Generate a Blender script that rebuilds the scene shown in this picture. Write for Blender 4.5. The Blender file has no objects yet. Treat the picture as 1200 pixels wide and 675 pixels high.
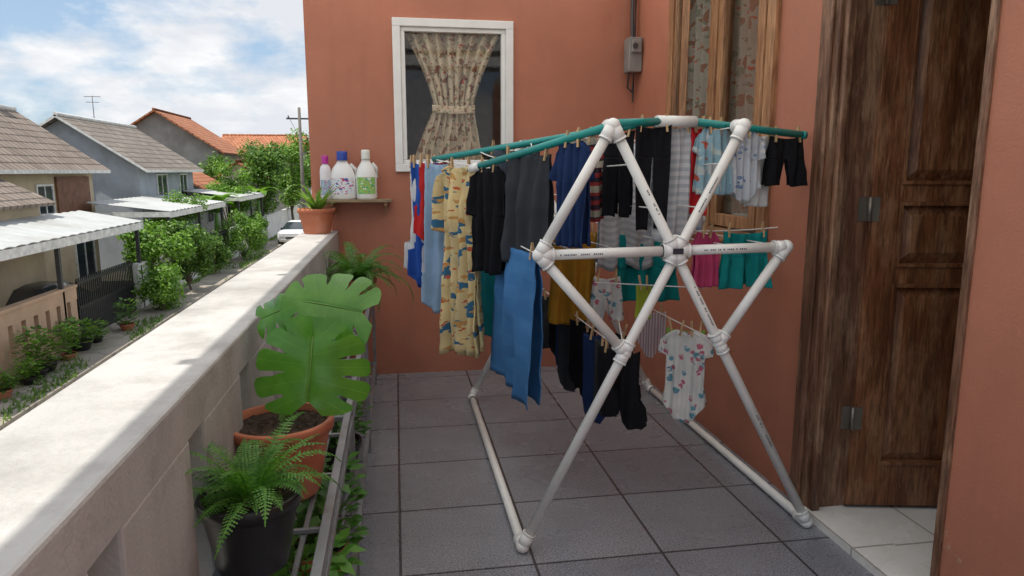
import bpy, bmesh, math, random
from mathutils import Vector, Matrix, noise as mnoise
from math import radians, sin, cos, pi
random.seed(11)
V = Vector
scene = bpy.context.scene

# ------------------------------------------------------------------ materials
def nodes_of(name):
    m = bpy.data.materials.new(name); m.use_nodes = True
    nt = m.node_tree
    return m, nt, nt.nodes['Principled BSDF']
def c4(c): return (c[0], c[1], c[2], 1)
def N(nt, t, **kw):
    n = nt.nodes.new(t)
    for k, v in kw.items():
        if k in n.inputs.keys(): n.inputs[k].default_value = v
        else: setattr(n, k, v)
    return n
def mixc(nt, fac, a, b, blend='MIX'):
    n = nt.nodes.new('ShaderNodeMix'); n.data_type = 'RGBA'; n.blend_type = blend
    for sock, val in ((n.inputs[0], fac), (n.inputs[6], a), (n.inputs[7], b)):
        if hasattr(val, 'links'): nt.links.new(val, sock)
        elif isinstance(val, (tuple, list)): sock.default_value = c4(val)
        else: sock.default_value = val
    return n.outputs[2]
def ramp(nt, fac, p0, p1, c0=(0, 0, 0), c1=(1, 1, 1), mode='LINEAR'):
    r = nt.nodes.new('ShaderNodeValToRGB'); r.color_ramp.interpolation = mode
    r.color_ramp.elements[0].position = p0; r.color_ramp.elements[1].position = p1
    r.color_ramp.elements[0].color = c4(c0); r.color_ramp.elements[1].color = c4(c1)
    nt.links.new(fac, r.inputs[0]); return r.outputs[0]
def coords(nt, kind='Object', scale=(1, 1, 1), rot=(0, 0, 0), loc=(0, 0, 0)):
    t = nt.nodes.new('ShaderNodeTexCoord'); mp = nt.nodes.new('ShaderNodeMapping')
    mp.inputs['Scale'].default_value = scale; mp.inputs['Rotation'].default_value = rot
    mp.inputs['Location'].default_value = loc
    nt.links.new(t.outputs[kind], mp.inputs[0]); return mp.outputs[0]
def noise(nt, vec, scale, detail=3, rough=.55):
    n = N(nt, 'ShaderNodeTexNoise', Scale=scale, Detail=min(detail, 6), Roughness=rough)
    nt.links.new(vec, n.inputs['Vector']); return n.outputs['Fac']
def bump(nt, b, h, strength, dist=.01):
    bn = N(nt, 'ShaderNodeBump', Strength=strength, Distance=dist)
    nt.links.new(h, bn.inputs['Height']); nt.links.new(bn.outputs[0], b.inputs['Normal']); return bn

def mat(name, col, rough=.7, var=.25, scale=6, bmp=.15, bscale=60, metal=0, dirt=None, dirt_amt=.5, dscale=2.5, stretch=(1, 1, 1), spec=None):
    m, nt, b = nodes_of(name)
    vec = coords(nt, 'Object', stretch)
    f = ramp(nt, noise(nt, vec, scale), .3, .7)
    lo = tuple(x * (1 - var) for x in col); hi = tuple(min(1, x * (1 + var)) for x in col)
    c = mixc(nt, f, lo, hi)
    if dirt:
        d = ramp(nt, noise(nt, vec, dscale, 6, .65), .5, .72)
        mm = N(nt, 'ShaderNodeMath', operation='MULTIPLY'); nt.links.new(d, mm.inputs[0]); mm.inputs[1].default_value = dirt_amt
        c = mixc(nt, mm.outputs[0], c, dirt)
    nt.links.new(c, b.inputs['Base Color'])
    b.inputs['Roughness'].default_value = rough; b.inputs['Metallic'].default_value = metal
    if spec is not None: b.inputs['Specular IOR Level'].default_value = spec
    if bmp: bump(nt, b, noise(nt, vec, bscale, 3), bmp)
    return m

def paint_wall(name, col, peel=False, dirt=None, streak=.25):
    m, nt, b = nodes_of(name)
    vec = coords(nt)
    f = ramp(nt, noise(nt, vec, 1.6, 6, .6), .3, .72)
    c = mixc(nt, f, tuple(x * .84 for x in col), tuple(x * 1.08 for x in col))
    fs = ramp(nt, noise(nt, coords(nt, 'Object', (9, 9, .7)), 1.0, 4, .6), .52, .8)
    mm = N(nt, 'ShaderNodeMath', operation='MULTIPLY'); nt.links.new(fs, mm.inputs[0]); mm.inputs[1].default_value = streak
    c = mixc(nt, mm.outputs[0], c, tuple(x * .6 for x in col))
    if dirt:
        dd = ramp(nt, noise(nt, coords(nt, 'Object', (1, 1, 1), loc=(4, 2, 1)), 4.0, 6, .7), .46, .7)
        m2 = N(nt, 'ShaderNodeMath', operation='MULTIPLY'); nt.links.new(dd, m2.inputs[0]); m2.inputs[1].default_value = .75
        c = mixc(nt, m2.outputs[0], c, dirt)
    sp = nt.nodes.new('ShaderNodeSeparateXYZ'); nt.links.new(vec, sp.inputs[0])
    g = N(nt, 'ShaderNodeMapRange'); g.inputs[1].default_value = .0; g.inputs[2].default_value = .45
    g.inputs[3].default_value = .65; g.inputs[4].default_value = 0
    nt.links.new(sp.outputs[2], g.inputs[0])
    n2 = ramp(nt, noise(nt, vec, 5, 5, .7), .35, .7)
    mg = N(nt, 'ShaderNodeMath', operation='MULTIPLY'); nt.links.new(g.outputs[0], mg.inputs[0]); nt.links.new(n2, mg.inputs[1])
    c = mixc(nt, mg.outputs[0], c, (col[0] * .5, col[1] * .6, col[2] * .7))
    if peel:
        n3 = noise(nt, vec, 4.5, 6, .72)
        g2 = N(nt, 'ShaderNodeMapRange'); g2.inputs[1].default_value = .1; g2.inputs[2].default_value = .8
        g2.inputs[3].default_value = .12; g2.inputs[4].default_value = -.2
        nt.links.new(sp.outputs[2], g2.inputs[0])
        ad = N(nt, 'ShaderNodeMath', operation='ADD'); nt.links.new(n3, ad.inputs[0]); nt.links.new(g2.outputs[0], ad.inputs[1])
        pk = ramp(nt, ad.outputs[0], .63, .66, (0, 0, 0), (.7, .7, .7))
        c = mixc(nt, pk, c, (.48, .33, .26))
    nt.links.new(c, b.inputs['Base Color']); b.inputs['Roughness'].default_value = .62
    ad2 = N(nt, 'ShaderNodeMath', operation='ADD')
    nt.links.new(noise(nt, vec, 120, 2), ad2.inputs[0]); nt.links.new(noise(nt, vec, 9, 3), ad2.inputs[1])
    bump(nt, b, ad2.outputs[0], .28, .006)
    return m

def tile_mat(name, c1, c2, grout, size, off=(0, 0), rough=.35, speck=True, ms=.005):
    m, nt, b = nodes_of(name)
    vec = coords(nt, 'Object', (1, 1, 1), loc=(-off[0] + size * 20, -off[1] + size * 20, 0))
    br = N(nt, 'ShaderNodeTexBrick', Scale=1.0); br.offset = 0; br.squash = 1
    br.inputs['Brick Width'].default_value = size; br.inputs['Row Height'].default_value = size
    br.inputs['Mortar Size'].default_value = ms; br.inputs['Mortar Smooth'].default_value = .2
    br.inputs['Color1'].default_value = c4(c1); br.inputs['Color2'].default_value = c4(c2); br.inputs['Mortar'].default_value = c4(grout)
    nt.links.new(vec, br.inputs['Vector'])
    c = br.outputs['Color']
    if speck:
        s = ramp(nt, noise(nt, vec, 130, 3, .85), .36, .64, (.40, .40, .42), (1.5, 1.5, 1.5))
        c = mixc(nt, .9, c, s, 'MULTIPLY')
    dn = ramp(nt, noise(nt, vec, 2.3, 6, .7), .35, .75, (1.05, 1.05, 1.05), (.76, .74, .72))
    c = mixc(nt, .8, c, dn, 'MULTIPLY')
    nt.links.new(c, b.inputs['Base Color'])
    rr = ramp(nt, noise(nt, vec, 3, 4), .3, .7, (rough - .08,) * 3, (rough + .2,) * 3)
    nt.links.new(rr, b.inputs['Roughness'])
    inv = N(nt, 'ShaderNodeMath', operation='SUBTRACT'); inv.inputs[0].default_value = 1; nt.links.new(br.outputs['Fac'], inv.inputs[1])
    bump(nt, b, inv.outputs[0], .5, .003)
    return m

def wood(name, c1, c2, rough=.5, axis='z', scale=1.0, wear=None, wamt=.8):
    m, nt, b = nodes_of(name)
    st = {'z': (14, 14, 1.1), 'x': (1.1, 14, 14), 'y': (14, 1.1, 14)}[axis]
    vec = coords(nt, 'Object', tuple(s * scale for s in st))
    n1 = noise(nt, vec, 1.6, 6, .65)
    c = mixc(nt, ramp(nt, n1, .36, .64), c1, c2)
    if wear:
        st2 = {'z': (4.5, 4.5, .9), 'x': (.9, 4.5, 4.5), 'y': (4.5, .9, 4.5)}[axis]
        w = ramp(nt, noise(nt, coords(nt, 'Object', st2), 1.7, 6, .78), .48, .60)
        mm = N(nt, 'ShaderNodeMath', operation='MULTIPLY'); nt.links.new(w, mm.inputs[0]); mm.inputs[1].default_value = wamt
        c = mixc(nt, mm.outputs[0], c, wear)
    fine = noise(nt, coords(nt, 'Object', tuple(s * scale * 4 for s in st)), 2.0, 3, .6)
    c = mixc(nt, .8, c, ramp(nt, fine, .36, .6, (.5, .47, .45), (1.2, 1.2, 1.2)), 'MULTIPLY')
    nt.links.new(c, b.inputs['Base Color']); b.inputs['Roughness'].default_value = rough
    ad = N(nt, 'ShaderNodeMath', operation='ADD'); nt.links.new(n1, ad.inputs[0]); nt.links.new(fine, ad.inputs[1])
    bump(nt, b, ad.outputs[0], .4, .004)
    return m

def fabric(name, col, kind='plain', col2=None, freq=30, col3=None, transl=.15):
    m, nt, b = nodes_of(name)
    uv = coords(nt, 'UV')
    c = mixc(nt, ramp(nt, noise(nt, uv, 7, 3), .3, .7), tuple(x * .85 for x in col), tuple(min(1, x * 1.1) for x in col))
    if kind in ('hstripe', 'vstripe'):
        sp = nt.nodes.new('ShaderNodeSeparateXYZ'); nt.links.new(uv, sp.inputs[0])
        src = sp.outputs[1] if kind == 'hstripe' else sp.outputs[0]
        a = N(nt, 'ShaderNodeMath', operation='MULTIPLY'); nt.links.new(src, a.inputs[0]); a.inputs[1].default_value = freq
        s = N(nt, 'ShaderNodeMath', operation='FRACT'); nt.links.new(a.outputs[0], s.inputs[0])
        c = mixc(nt, ramp(nt, s.outputs[0], .5, .54), c, col2)
        if col3:
            a2 = N(nt, 'ShaderNodeMath', operation='MULTIPLY'); nt.links.new(src, a2.inputs[0]); a2.inputs[1].default_value = freq * .37
            s2 = N(nt, 'ShaderNodeMath', operation='FRACT'); nt.links.new(a2.outputs[0], s2.inputs[0])
            c = mixc(nt, ramp(nt, s2.outputs[0], .72, .74), c, col3)
    elif kind == 'spots':
        vo = N(nt, 'ShaderNodeTexVoronoi', Scale=freq); nt.links.new(uv, vo.inputs['Vector'])
        rr = ramp(nt, vo.outputs['Distance'], .34, .38, (1, 1, 1), (0, 0, 0))
        sc = nt.nodes.new('ShaderNodeSeparateColor'); nt.links.new(vo.outputs['Color'], sc.inputs[0])
        pc = mixc(nt, ramp(nt, sc.outputs[0], .5, .51), col2, col3 or col2)
        nn = ramp(nt, noise(nt, uv, freq * 2.2, 3), .42, .46)
        mu = N(nt, 'ShaderNodeMath', operation='MULTIPLY'); nt.links.new(rr, mu.inputs[0]); nt.links.new(nn, mu.inputs[1])
        c = mixc(nt, mu.outputs[0], c, pc)
    elif kind == 'patch':
        n1 = noise(nt, uv, freq, 2, .5); n2 = noise(nt, coords(nt, 'UV', loc=(3.1, 7.7, 0)), freq * 1.3, 2, .5)
        c = mixc(nt, ramp(nt, n1, .585, .6), c, col2)
        c = mixc(nt, ramp(nt, n2, .60, .615), c, col3)
        n3 = noise(nt, coords(nt, 'UV', loc=(9.1, 1.7, 0)), freq * 1.6, 2, .5)
        c = mixc(nt, ramp(nt, n3, .64, .65), c, (.62, .14, .08))
    nt.links.new(c, b.inputs['Base Color']); b.inputs['Roughness'].default_value = .92
    b.inputs['Specular IOR Level'].default_value = .15
    bump(nt, b, noise(nt, uv, 260, 2), .5, .002)
    out = nt.nodes['Material Output']
    tr = nt.nodes.new('ShaderNodeBsdfTranslucent'); nt.links.new(c, tr.inputs[0])
    ms = nt.nodes.new('ShaderNodeMixShader'); ms.inputs[0].default_value = transl
    nt.links.new(b.outputs[0], ms.inputs[1]); nt.links.new(tr.outputs[0], ms.inputs[2]); nt.links.new(ms.outputs[0], out.inputs[0])
    return m

def leafmat(name, c1, c2, scale=3, rough=.5, transl=.3):
    m, nt, b = nodes_of(name)
    vec = coords(nt)
    g = nt.nodes.new('ShaderNodeNewGeometry')
    ri = g.outputs['Random Per Island']
    c = mixc(nt, ri, c1, c2)
    c = mixc(nt, .6, c, ramp(nt, noise(nt, vec, scale, 2), .3, .7, (.6, .6, .6), (1.3, 1.3, 1.2)), 'MULTIPLY')
    nt.links.new(c, b.inputs['Base Color']); b.inputs['Roughness'].default_value = rough
    out = nt.nodes['Material Output']
    tr = nt.nodes.new('ShaderNodeBsdfTranslucent'); nt.links.new(mixc(nt, 1.0, c, (1.3, 1.5, .6), 'MULTIPLY'), tr.inputs[0])
    ms = nt.nodes.new('ShaderNodeMixShader'); ms.inputs[0].default_value = transl
    nt.links.new(b.outputs[0], ms.inputs[1]); nt.links.new(tr.outputs[0], ms.inputs[2]); nt.links.new(ms.outputs[0], out.inputs[0])
    return m

def glassmat(name, tint, fac):
    m, nt, b = nodes_of(name)
    out = nt.nodes['Material Output']
    t = nt.nodes.new('ShaderNodeBsdfTransparent'); t.inputs[0].default_value = c4(tint)
    g = nt.nodes.new('ShaderNodeBsdfGlossy'); g.inputs['Roughness'].default_value = .03
    ms = nt.nodes.new('ShaderNodeMixShader'); ms.inputs[0].default_value = fac
    nt.links.new(t.outputs[0], ms.inputs[1]); nt.links.new(g.outputs[0], ms.inputs[2]); nt.links.new(ms.outputs[0], out.inputs[0])
    return m

def roof_mat(name, c1, c2, axis='y'):
    m, nt, b = nodes_of(name)
    t = nt.nodes.new('ShaderNodeTexCoord'); sp = nt.nodes.new('ShaderNodeSeparateXYZ'); nt.links.new(t.outputs['Object'], sp.inputs[0])
    cb = nt.nodes.new('ShaderNodeCombineXYZ')
    if axis == 'y': nt.links.new(sp.outputs[1], cb.inputs[0]); nt.links.new(sp.outputs[0], cb.inputs[1])
    else: nt.links.new(sp.outputs[0], cb.inputs[0]); nt.links.new(sp.outputs[1], cb.inputs[1])
    mp = nt.nodes.new('ShaderNodeMapping'); mp.inputs['Location'].default_value = (200, 200, 0); nt.links.new(cb.outputs[0], mp.inputs[0])
    br = N(nt, 'ShaderNodeTexBrick', Scale=1.0); br.offset = .5
    br.inputs['Brick Width'].default_value = .33; br.inputs['Row Height'].default_value = .34; br.inputs['Mortar Size'].default_value = .03
    br.inputs['Color1'].default_value = c4(c1); br.inputs['Color2'].default_value = c4(c2); br.inputs['Mortar'].default_value = c4(tuple(x * .35 for x in c1))
    nt.links.new(mp.outputs[0], br.inputs['Vector'])
    c = mixc(nt, .8, br.outputs['Color'], ramp(nt, noise(nt, t.outputs['Object'], 1.2, 6, .7), .3, .7, (.6, .58, .55), (1.2, 1.2, 1.2)), 'MULTIPLY')
    nt.links.new(c, b.inputs['Base Color']); b.inputs['Roughness'].default_value = .85
    bump(nt, b, br.outputs['Fac'], -.6, .03)
    return m

# ------------------------------------------------------------------ mesh builder
class MB:
    def __init__(s): s.v = []; s.f = []; s.m = []; s.sm = []; s.uv = {}
    def face(s, idx, mi=0, smooth=False, uvs=None):
        s.f.append(idx); s.m.append(mi); s.sm.append(smooth)
        if uvs: s.uv[len(s.f) - 1] = uvs
    def poly(s, pts, mi=0, smooth=False, uvs=None):
        b = len(s.v); s.v += [tuple(p) for p in pts]; s.face(list(range(b, b + len(pts))), mi, smooth, uvs)
    def box(s, x0, x1, y0, y1, z0, z1, mi=0, M=None):
        b = len(s.v)
        ps = [V((x, y, z)) for z in (z0, z1) for y in (y0, y1) for x in (x0, x1)]
        if M is not None: ps = [M @ p for p in ps]
        s.v += [tuple(p) for p in ps]
        for q in ((0, 2, 3, 1), (4, 5, 7, 6), (0, 1, 5, 4), (2, 6, 7, 3), (0, 4, 6, 2), (1, 3, 7, 5)):
            s.face([b + i for i in q], mi)
    def cyl(s, p0, p1, r0, r1=None, n=14, mi=0, caps=True):
        p0 = V(p0); p1 = V(p1); r1 = r0 if r1 is None else r1
        d = (p1 - p0).normalized(); a = d.orthogonal().normalized(); c = d.cross(a)
        b = len(s.v)
        for p, r in ((p0, r0), (p1, r1)):
            for i in range(n):
                t = 2 * pi * i / n; s.v.append(tuple(p + (a * cos(t) + c * sin(t)) * r))
        for i in range(n):
            j = (i + 1) % n; s.face([b + i, b + j, b + n + j, b + n + i], mi, True)
        if caps:
            s.face([b + i for i in range(n)][::-1], mi); s.face([b + n + i for i in range(n)], mi)
    def tube(s, pts, rads, n=8, mi=0):
        b = len(s.v); pts = [V(p) for p in pts]
        up = V((.13, .21, .97))
        for k, p in enumerate(pts):
            d = (pts[min(k + 1, len(pts) - 1)] - pts[max(k - 1, 0)]).normalized()
            a = d.cross(up)
            if a.length < .1: a = d.cross(V((1, 0, 0)))
            a.normalize(); c = d.cross(a)
            r = rads[k] if isinstance(rads, (list, tuple)) else rads
            for i in range(n):
                t = 2 * pi * i / n; s.v.append(tuple(p + (a * cos(t) + c * sin(t)) * r))
        for k in range(len(pts) - 1):
            for i in range(n):
                j = (i + 1) % n; o = b + k * n; s.face([o + i, o + j, o + n + j, o + n + i], mi, True)
    def sphere(s, c, r, mi=0, nu=14, nv=9, sc=(1, 1, 1)):
        s.lathe(c, [(max(1e-4, r * sin(pi * k / nv)) * sc[0], -r * cos(pi * k / nv) * sc[2]) for k in range(nv + 1)], nu, mi)
    def lathe(s, c, prof, n=24, mi=0, sx=1, sy=1, M=None):
        b = len(s.v); c = V(c)
        for (r, z) in prof:
            for i in range(n):
                t = 2 * pi * i / n
                q = V((cos(t) * r * sx, sin(t) * r * sy, z))
                if M is not None: q = M @ q
                s.v.append(tuple(c + q))
        for k in range(len(prof) - 1):
            mk = mi[k] if isinstance(mi, list) else mi
            for i in range(n):
                j = (i + 1) % n; o = b + k * n; s.face([o + i, o + j, o + n + j, o + n + i], mk, True)
    def grid(s, fn, nu, nv, mi=0, uvfn=None, smooth=True):
        b = len(s.v)
        for j in range(nv + 1):
            for i in range(nu + 1): s.v.append(tuple(fn(i / nu, j / nv)))
        w = nu + 1
        for j in range(nv):
            for i in range(nu):
                q = [b + j * w + i, b + j * w + i + 1, b + (j + 1) * w + i + 1, b + (j + 1) * w + i]
                uvs = None
                if uvfn: uvs = [uvfn(i / nu, j / nv), uvfn((i + 1) / nu, j / nv), uvfn((i + 1) / nu, (j + 1) / nv), uvfn(i / nu, (j + 1) / nv)]
                s.face(q, mi, smooth, uvs)
    def build(s, name, mats, parent=None, bevel=0, solid=0, loc=None, rot=None, weld=False):
        me = bpy.data.meshes.new(name); me.from_pydata(s.v, [], s.f)
        if not isinstance(mats, (list, tuple)): mats = [mats]
        for m in mats: me.materials.append(m)
        me.polygons.foreach_set('material_index', s.m); me.polygons.foreach_set('use_smooth', s.sm)
        if s.uv:
            ul = me.uv_layers.new(name='UVMap')
            for fi, uvs in s.uv.items():
                ls = me.polygons[fi].loop_start
                for k, u in enumerate(uvs): ul.data[ls + k].uv = u
        me.update()
        o = bpy.data.objects.new(name, me); scene.collection.objects.link(o)
        if parent: o.parent = parent
        if loc: o.location = loc
        if rot: o.rotation_euler = rot
        if weld:
            w = o.modifiers.new('w', 'WELD'); w.merge_threshold = .0005
        if solid:
            sm = o.modifiers.new('s', 'SOLIDIFY'); sm.thickness = solid; sm.offset = 0
        if bevel:
            bm = o.modifiers.new('b', 'BEVEL'); bm.width = bevel; bm.segments = 2; bm.limit_method = 'ANGLE'; bm.angle_limit = radians(50)
        return o
def group(name, loc=(0, 0, 0), rot=(0, 0, 0)):
    e = bpy.data.objects.new(name, None); e.location = loc; e.rotation_euler = rot; e.empty_display_size = .2
    scene.collection.objects.link(e); return e

# ------------------------------------------------------------------ camera
cam = bpy.data.cameras.new('camera'); co = bpy.data.objects.new('camera', cam); scene.collection.objects.link(co)
cam.sensor_width = 36; cam.lens = 24.6; cam.clip_end = 3000; cam.clip_start = .02
co.location = (0, 0, 1.5)
co.rotation_euler = (radians(90 - 9.49), 0, radians(-9.36))
scene.camera = co
scene.view_settings.view_transform = 'Standard'; scene.view_settings.look = 'None'; scene.view_settings.exposure = 0

# ------------------------------------------------------------------ light
el = radians(66); S = V((-.935 * cos(el), -.354 * cos(el), sin(el)))
sun = bpy.data.lights.new('sun', 'SUN'); sun.energy = 4.9; sun.angle = radians(.5); sun.color = (1, .95, .86)
so = bpy.data.objects.new('sun', sun); scene.collection.objects.link(so); so.rotation_euler = S.to_track_quat('Z', 'Y').to_euler(); so.location = (-10, -5, 20)
w = bpy.data.worlds.new('World'); scene.world = w; w.use_nodes = True; nt = w.node_tree
bg = nt.nodes['Background']; sky = nt.nodes.new('ShaderNodeTexSky'); sky.sky_type = 'NISHITA'; sky.sun_disc = False
sky.sun_elevation = el; sky.sun_rotation = math.atan2(S.x, S.y) % (2 * pi); sky.air_density = 1.0; sky.dust_density = 1.2
base = mixc(nt, .55, sky.outputs[0], (2.9, 4.1, 5.6))
vec = coords(nt, 'Generated', (1, 1, 2.2), loc=(.15, .32, .07))
n1 = noise(nt, vec, 3.6, 6, .58)
f = ramp(nt, n1, .43, .54)
n2 = noise(nt, coords(nt, 'Generated', (1, 1, 2.6), loc=(1.2, .4, -.12)), 7.0, 5, .55)
cc = ramp(nt, n2, .40, .60, (6.9, 6.9, 6.9), (5.3, 5.5, 5.85))
c = mixc(nt, f, base, cc)
nt.links.new(c, bg.inputs[0]); bg.inputs[1].default_value = .15

# ------------------------------------------------------------------ common materials
ORANGE = (.475, .180, .110)
m_wall = paint_wall('orange_paint', ORANGE)
m_wallp = paint_wall('orange_paint_peeling', ORANGE, True)
m_floor = tile_mat('floor_tile', (.22, .23, .26), (.262, .272, .30), (.06, .06, .065), .515, (-.02, 2.96), .22, ms=.006)
m_white_tile = tile_mat('white_tile', (.76, .75, .73), (.82, .81, .79), (.38, .36, .34), .4, (1.74, 2.3), .18, False)
m_parapet = paint_wall('weathered_white_concrete', (.46, .45, .435), False, (.23, .22, .205), .5)
m_room = mat('room_plaster', (.40, .34, .29), .9)
m_wframe = mat('white_window_paint', (.8, .8, .79), .35, .05, 8, .05)
m_door = wood('door_wood', (.105, .036, .014), (.24, .092, .038), .42, 'z', 1, (.35, .185, .098), .7)
m_jamb = wood('jamb_wood', (.10, .042, .022), (.22, .105, .060), .5, 'z', 1, (.34, .21, .13), .7)
m_case = wood('casement_wood', (.28, .13, .06), (.48, .26, .13), .4, 'z')
m_case2 = wood('casement_rail_wood', (.28, .13, .06), (.48, .26, .13), .4, 'y')
m_shelf = wood('shelf_wood', (.22, .16, .09), (.36, .27, .17), .6, 'x')
m_pvc = mat('white_pvc', (.80, .79, .76), .33, .05, 5, .04, 40, dirt=(.55, .52, .47), dirt_amt=.35, dscale=6)
m_pvc2 = mat('white_pvc_fitting', (.83, .83, .81), .3, .04, 5, .03, 40)
m_teal = mat('teal_pipe', (.012, .27, .25), .35, .15, 5, .05)
m_string = mat('white_cord', (.75, .74, .72), .8, .1)
m_peg = wood('peg_wood', (.42, .27, .13), (.62, .43, .24), .7)
m_print = mat('pipe_print', (.03, .03, .05), .5)
m_terra = mat('terracotta', (.44, .14, .07), .7, .15, 8, .15, 50, dirt=(.5, .33, .25), dirt_amt=.4, dscale=7)
m_black = mat('black_plastic', (.014, .014, .016), .38, .2, 8, .08)
m_soil = mat('soil', (.045, .027, .016), .95, .7, 60, 1.0, 70)
m_steel = mat('grey_painted_steel', (.22, .23, .245), .45, .15, 8, .1, 60, .3, dirt=(.13, .085, .06), dirt_amt=.7, dscale=9)
m_dark = mat('dark_metal', (.05, .05, .055), .45, .2)
m_fern = leafmat('fern_leaf', (.055, .19, .022), (.14, .33, .045), 6)
m_fernd = leafmat('fern_leaf_dark', (.045, .15, .022), (.11, .27, .045), 6)
m_stem = mat('green_stem', (.12, .24, .05), .5, .2)
m_glass = glassmat('window_glass', (.95, .97, .96), .05); m_glass2 = glassmat('casement_glass', (.80, .83, .82), .2)

# ------------------------------------------------------------------ balcony shell
RX = 1.77; BY = 5.15
b = MB(); b.box(-.66, RX + .02, -2.6, BY + .02, -.16, 0); b.build('balcony_floor', m_floor)
b = MB(); HT = 2.94
b.box(RX, RX + .15, 4.44, BY, -.1, HT); b.box(RX, RX + .15, 3.13, 4.44, -.1, 1.12); b.box(RX, RX + .15, 3.13, 4.44, 2.80, HT)
b.box(RX, RX + .15, 2.75, 3.13, -.1, HT); b.box(RX, RX + .15, 1.905, 2.75, 2.46, HT)
b.build('orange_side_wall', m_wall)
b = MB(); b.box(RX, RX + .15, -2.6, 1.905, -.1, HT); b.build('orange_side_wall', m_wallp, bevel=.006)
b = MB(); WE = -.585
b.box(WE, .03, BY, BY + .16, -3, HT); b.box(.83, 1.95, BY, BY + .16, -3, HT)
b.box(.03, .83, BY, BY + .16, -3, 1.52); b.box(.03, .83, BY, BY + .16, 2.52, HT)
b.box(WE, -.43, BY + .16, 8.5, -3, HT)
b.build('orange_back_wall', m_wall)
hb = group('balcony_house_body')
b = MB(); b.box(-.45, 5, -2.5, 5.1, -3, -.17); b.build('lower_storey', m_wall, hb)
b = MB(); b.box(RX + .15, 5, -2.6, BY, -.12, .028); b.build('inner_floor', m_white_tile, hb)
b = MB()
b.box(4.6, 4.7, -2.6, BY, .03, HT); b.box(1.93, 4.6, 2.9, 3.0, .03, HT); b.box(1.93, 4.6, -2.6, -2.5, .03, HT)
b.box(-.42, 5, 7.4, 7.5, 0, HT); b.box(3.0, 3.1, BY + .17, 7.4, 0, HT); b.box(-.42, 3.0, BY + .17, 7.4, -.1, -.02)
b.build('room_partitions', m_room, hb)
b = MB(); b.box(RX + .02, 5, -2.6, BY + .18, HT, HT + .14); b.box(-.59, 5, BY + .18, 8.5, HT, HT + .14); b.build('roof_slab', m_room, hb)
def fill_canopy_mat():  # translucent so sun passing through it brightens the balcony below
    m, nt, bb = nodes_of('translucent_fill_sheet')
    bb.inputs['Base Color'].default_value = (.8, .8, .78, 1); bb.inputs['Roughness'].default_value = .5
    tr = nt.nodes.new('ShaderNodeBsdfTranslucent'); tr.inputs[0].default_value = (.93, .91, .87, 1)
    ms = nt.nodes.new('ShaderNodeMixShader'); ms.inputs[0].default_value = .74
    nt.links.new(bb.outputs[0], ms.inputs[1]); nt.links.new(tr.outputs[0], ms.inputs[2]); nt.links.new(ms.outputs[0], nt.nodes['Material Output'].inputs[0]); return m
gcan = group('unseen_fill_canopy')  # sheet and purlins out of view, added to give the balcony soft top light
b = MB(); b.grid(lambda u, v: (-1.25 + u * (RX + 1.26), -.1 + v * 5.4, HT + .05 + .012 * sin(u * 2 * pi * 30)), 240, 1, 0, None, True); b.build('sheet', fill_canopy_mat(), gcan)
b = MB()
for yy in (-.05, 1.3, 2.65, 4.0, 5.2): b.box(-1.25, RX + .01, yy, yy + .04, HT - .03, HT + .03)
b.build('unseen_purlins', m_steel, gcan)
b = MB(); b.box(RX - .035, RX + .15, 1.93, 2.72, .001, .034); b.build('door_threshold', m_white_tile)

b = MB(); xi, xo, zt = -.41, -.655, 1.08
y = .98 - .46 * 4; slots = []
while y < 5.0: slots.append(y); y += .46
b.box(xo, xi, -2.6, BY, -.3, .50); b.box(xo, xi, -2.6, BY, .985, zt)
prev = -2.6
for sy in slots:
    b.box(xo, xi, prev, sy - .055, .50, .985); prev = sy + .055
b.box(xo, xi, prev, BY, .50, .985)
b.build('parapet_wall', m_parapet, bevel=.007, weld=True)

# ------------------------------------------------------------------ back window
gw = group('curtained_window')
b = MB(); y0, y1 = BY - .03, BY + .05
x0, x1, z0, z1 = .005, .855, 1.495, 2.545; t = .055
b.box(x0, x1, y0, y1, z0, z0 + t); b.box(x0, x1, y0, y1, z1 - t, z1); b.box(x0, x0 + t, y0, y1, z0 + t, z1 - t); b.box(x1 - t, x1, y0, y1, z0 + t, z1 - t)
t2 = .03; a0, a1, a2, a3 = x0 + t, x1 - t, z0 + t, z1 - t
b.box(a0, a1, y0 + .02, y1 - .01, a2, a2 + t2); b.box(a0, a1, y0 + .02, y1 - .01, a3 - t2, a3)
b.box(a0, a0 + t2, y0 + .02, y1 - .01, a2 + t2, a3 - t2); b.box(a1 - t2, a1, y0 + .02, y1 - .01, a2 + t2, a3 - t2)
b.build('frame', m_wframe, gw, bevel=.004)
b = MB(); b.poly([(a0 + t2, BY + .012, a2 + t2), (a1 - t2, BY + .012, a2 + t2), (a1 - t2, BY + .012, a3 - t2), (a0 + t2, BY + .012, a3 - t2)]); b.build('pane', m_glass, gw)
m_curt = fabric('curtain_floral', (.82, .68, .50), 'patch', (.34, .15, .08), 17, (.40, .34, .20), .35)
b = MB(); cx = .43
def curt(u, v):
    z = 2.47 - v * .94
    k = (v - .56) / .56 if v < .56 else (v - .56) / .44
    hw = .145 + (.20 if v < .56 else .12) * abs(k) ** (1.4 if v < .56 else .9)
    cxx = cx + (.0 if v < .56 else -.04 * abs(k))
    ph = u * 2 * pi * 8
    return (cxx + (u * 2 - 1) * hw + .006 * sin(ph * 1.0 + 5 * v), BY + .078 + .026 * sin(ph + sin(v * 5) * .8) * (.7 + .4 * abs(k)) + .012 * sin(ph * .37 + v * 3), z)
b.grid(curt, 110, 40, 0, lambda u, v: (u * .8, v * .94))
b.build('curtain', m_curt, gw)
b = MB()
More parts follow.
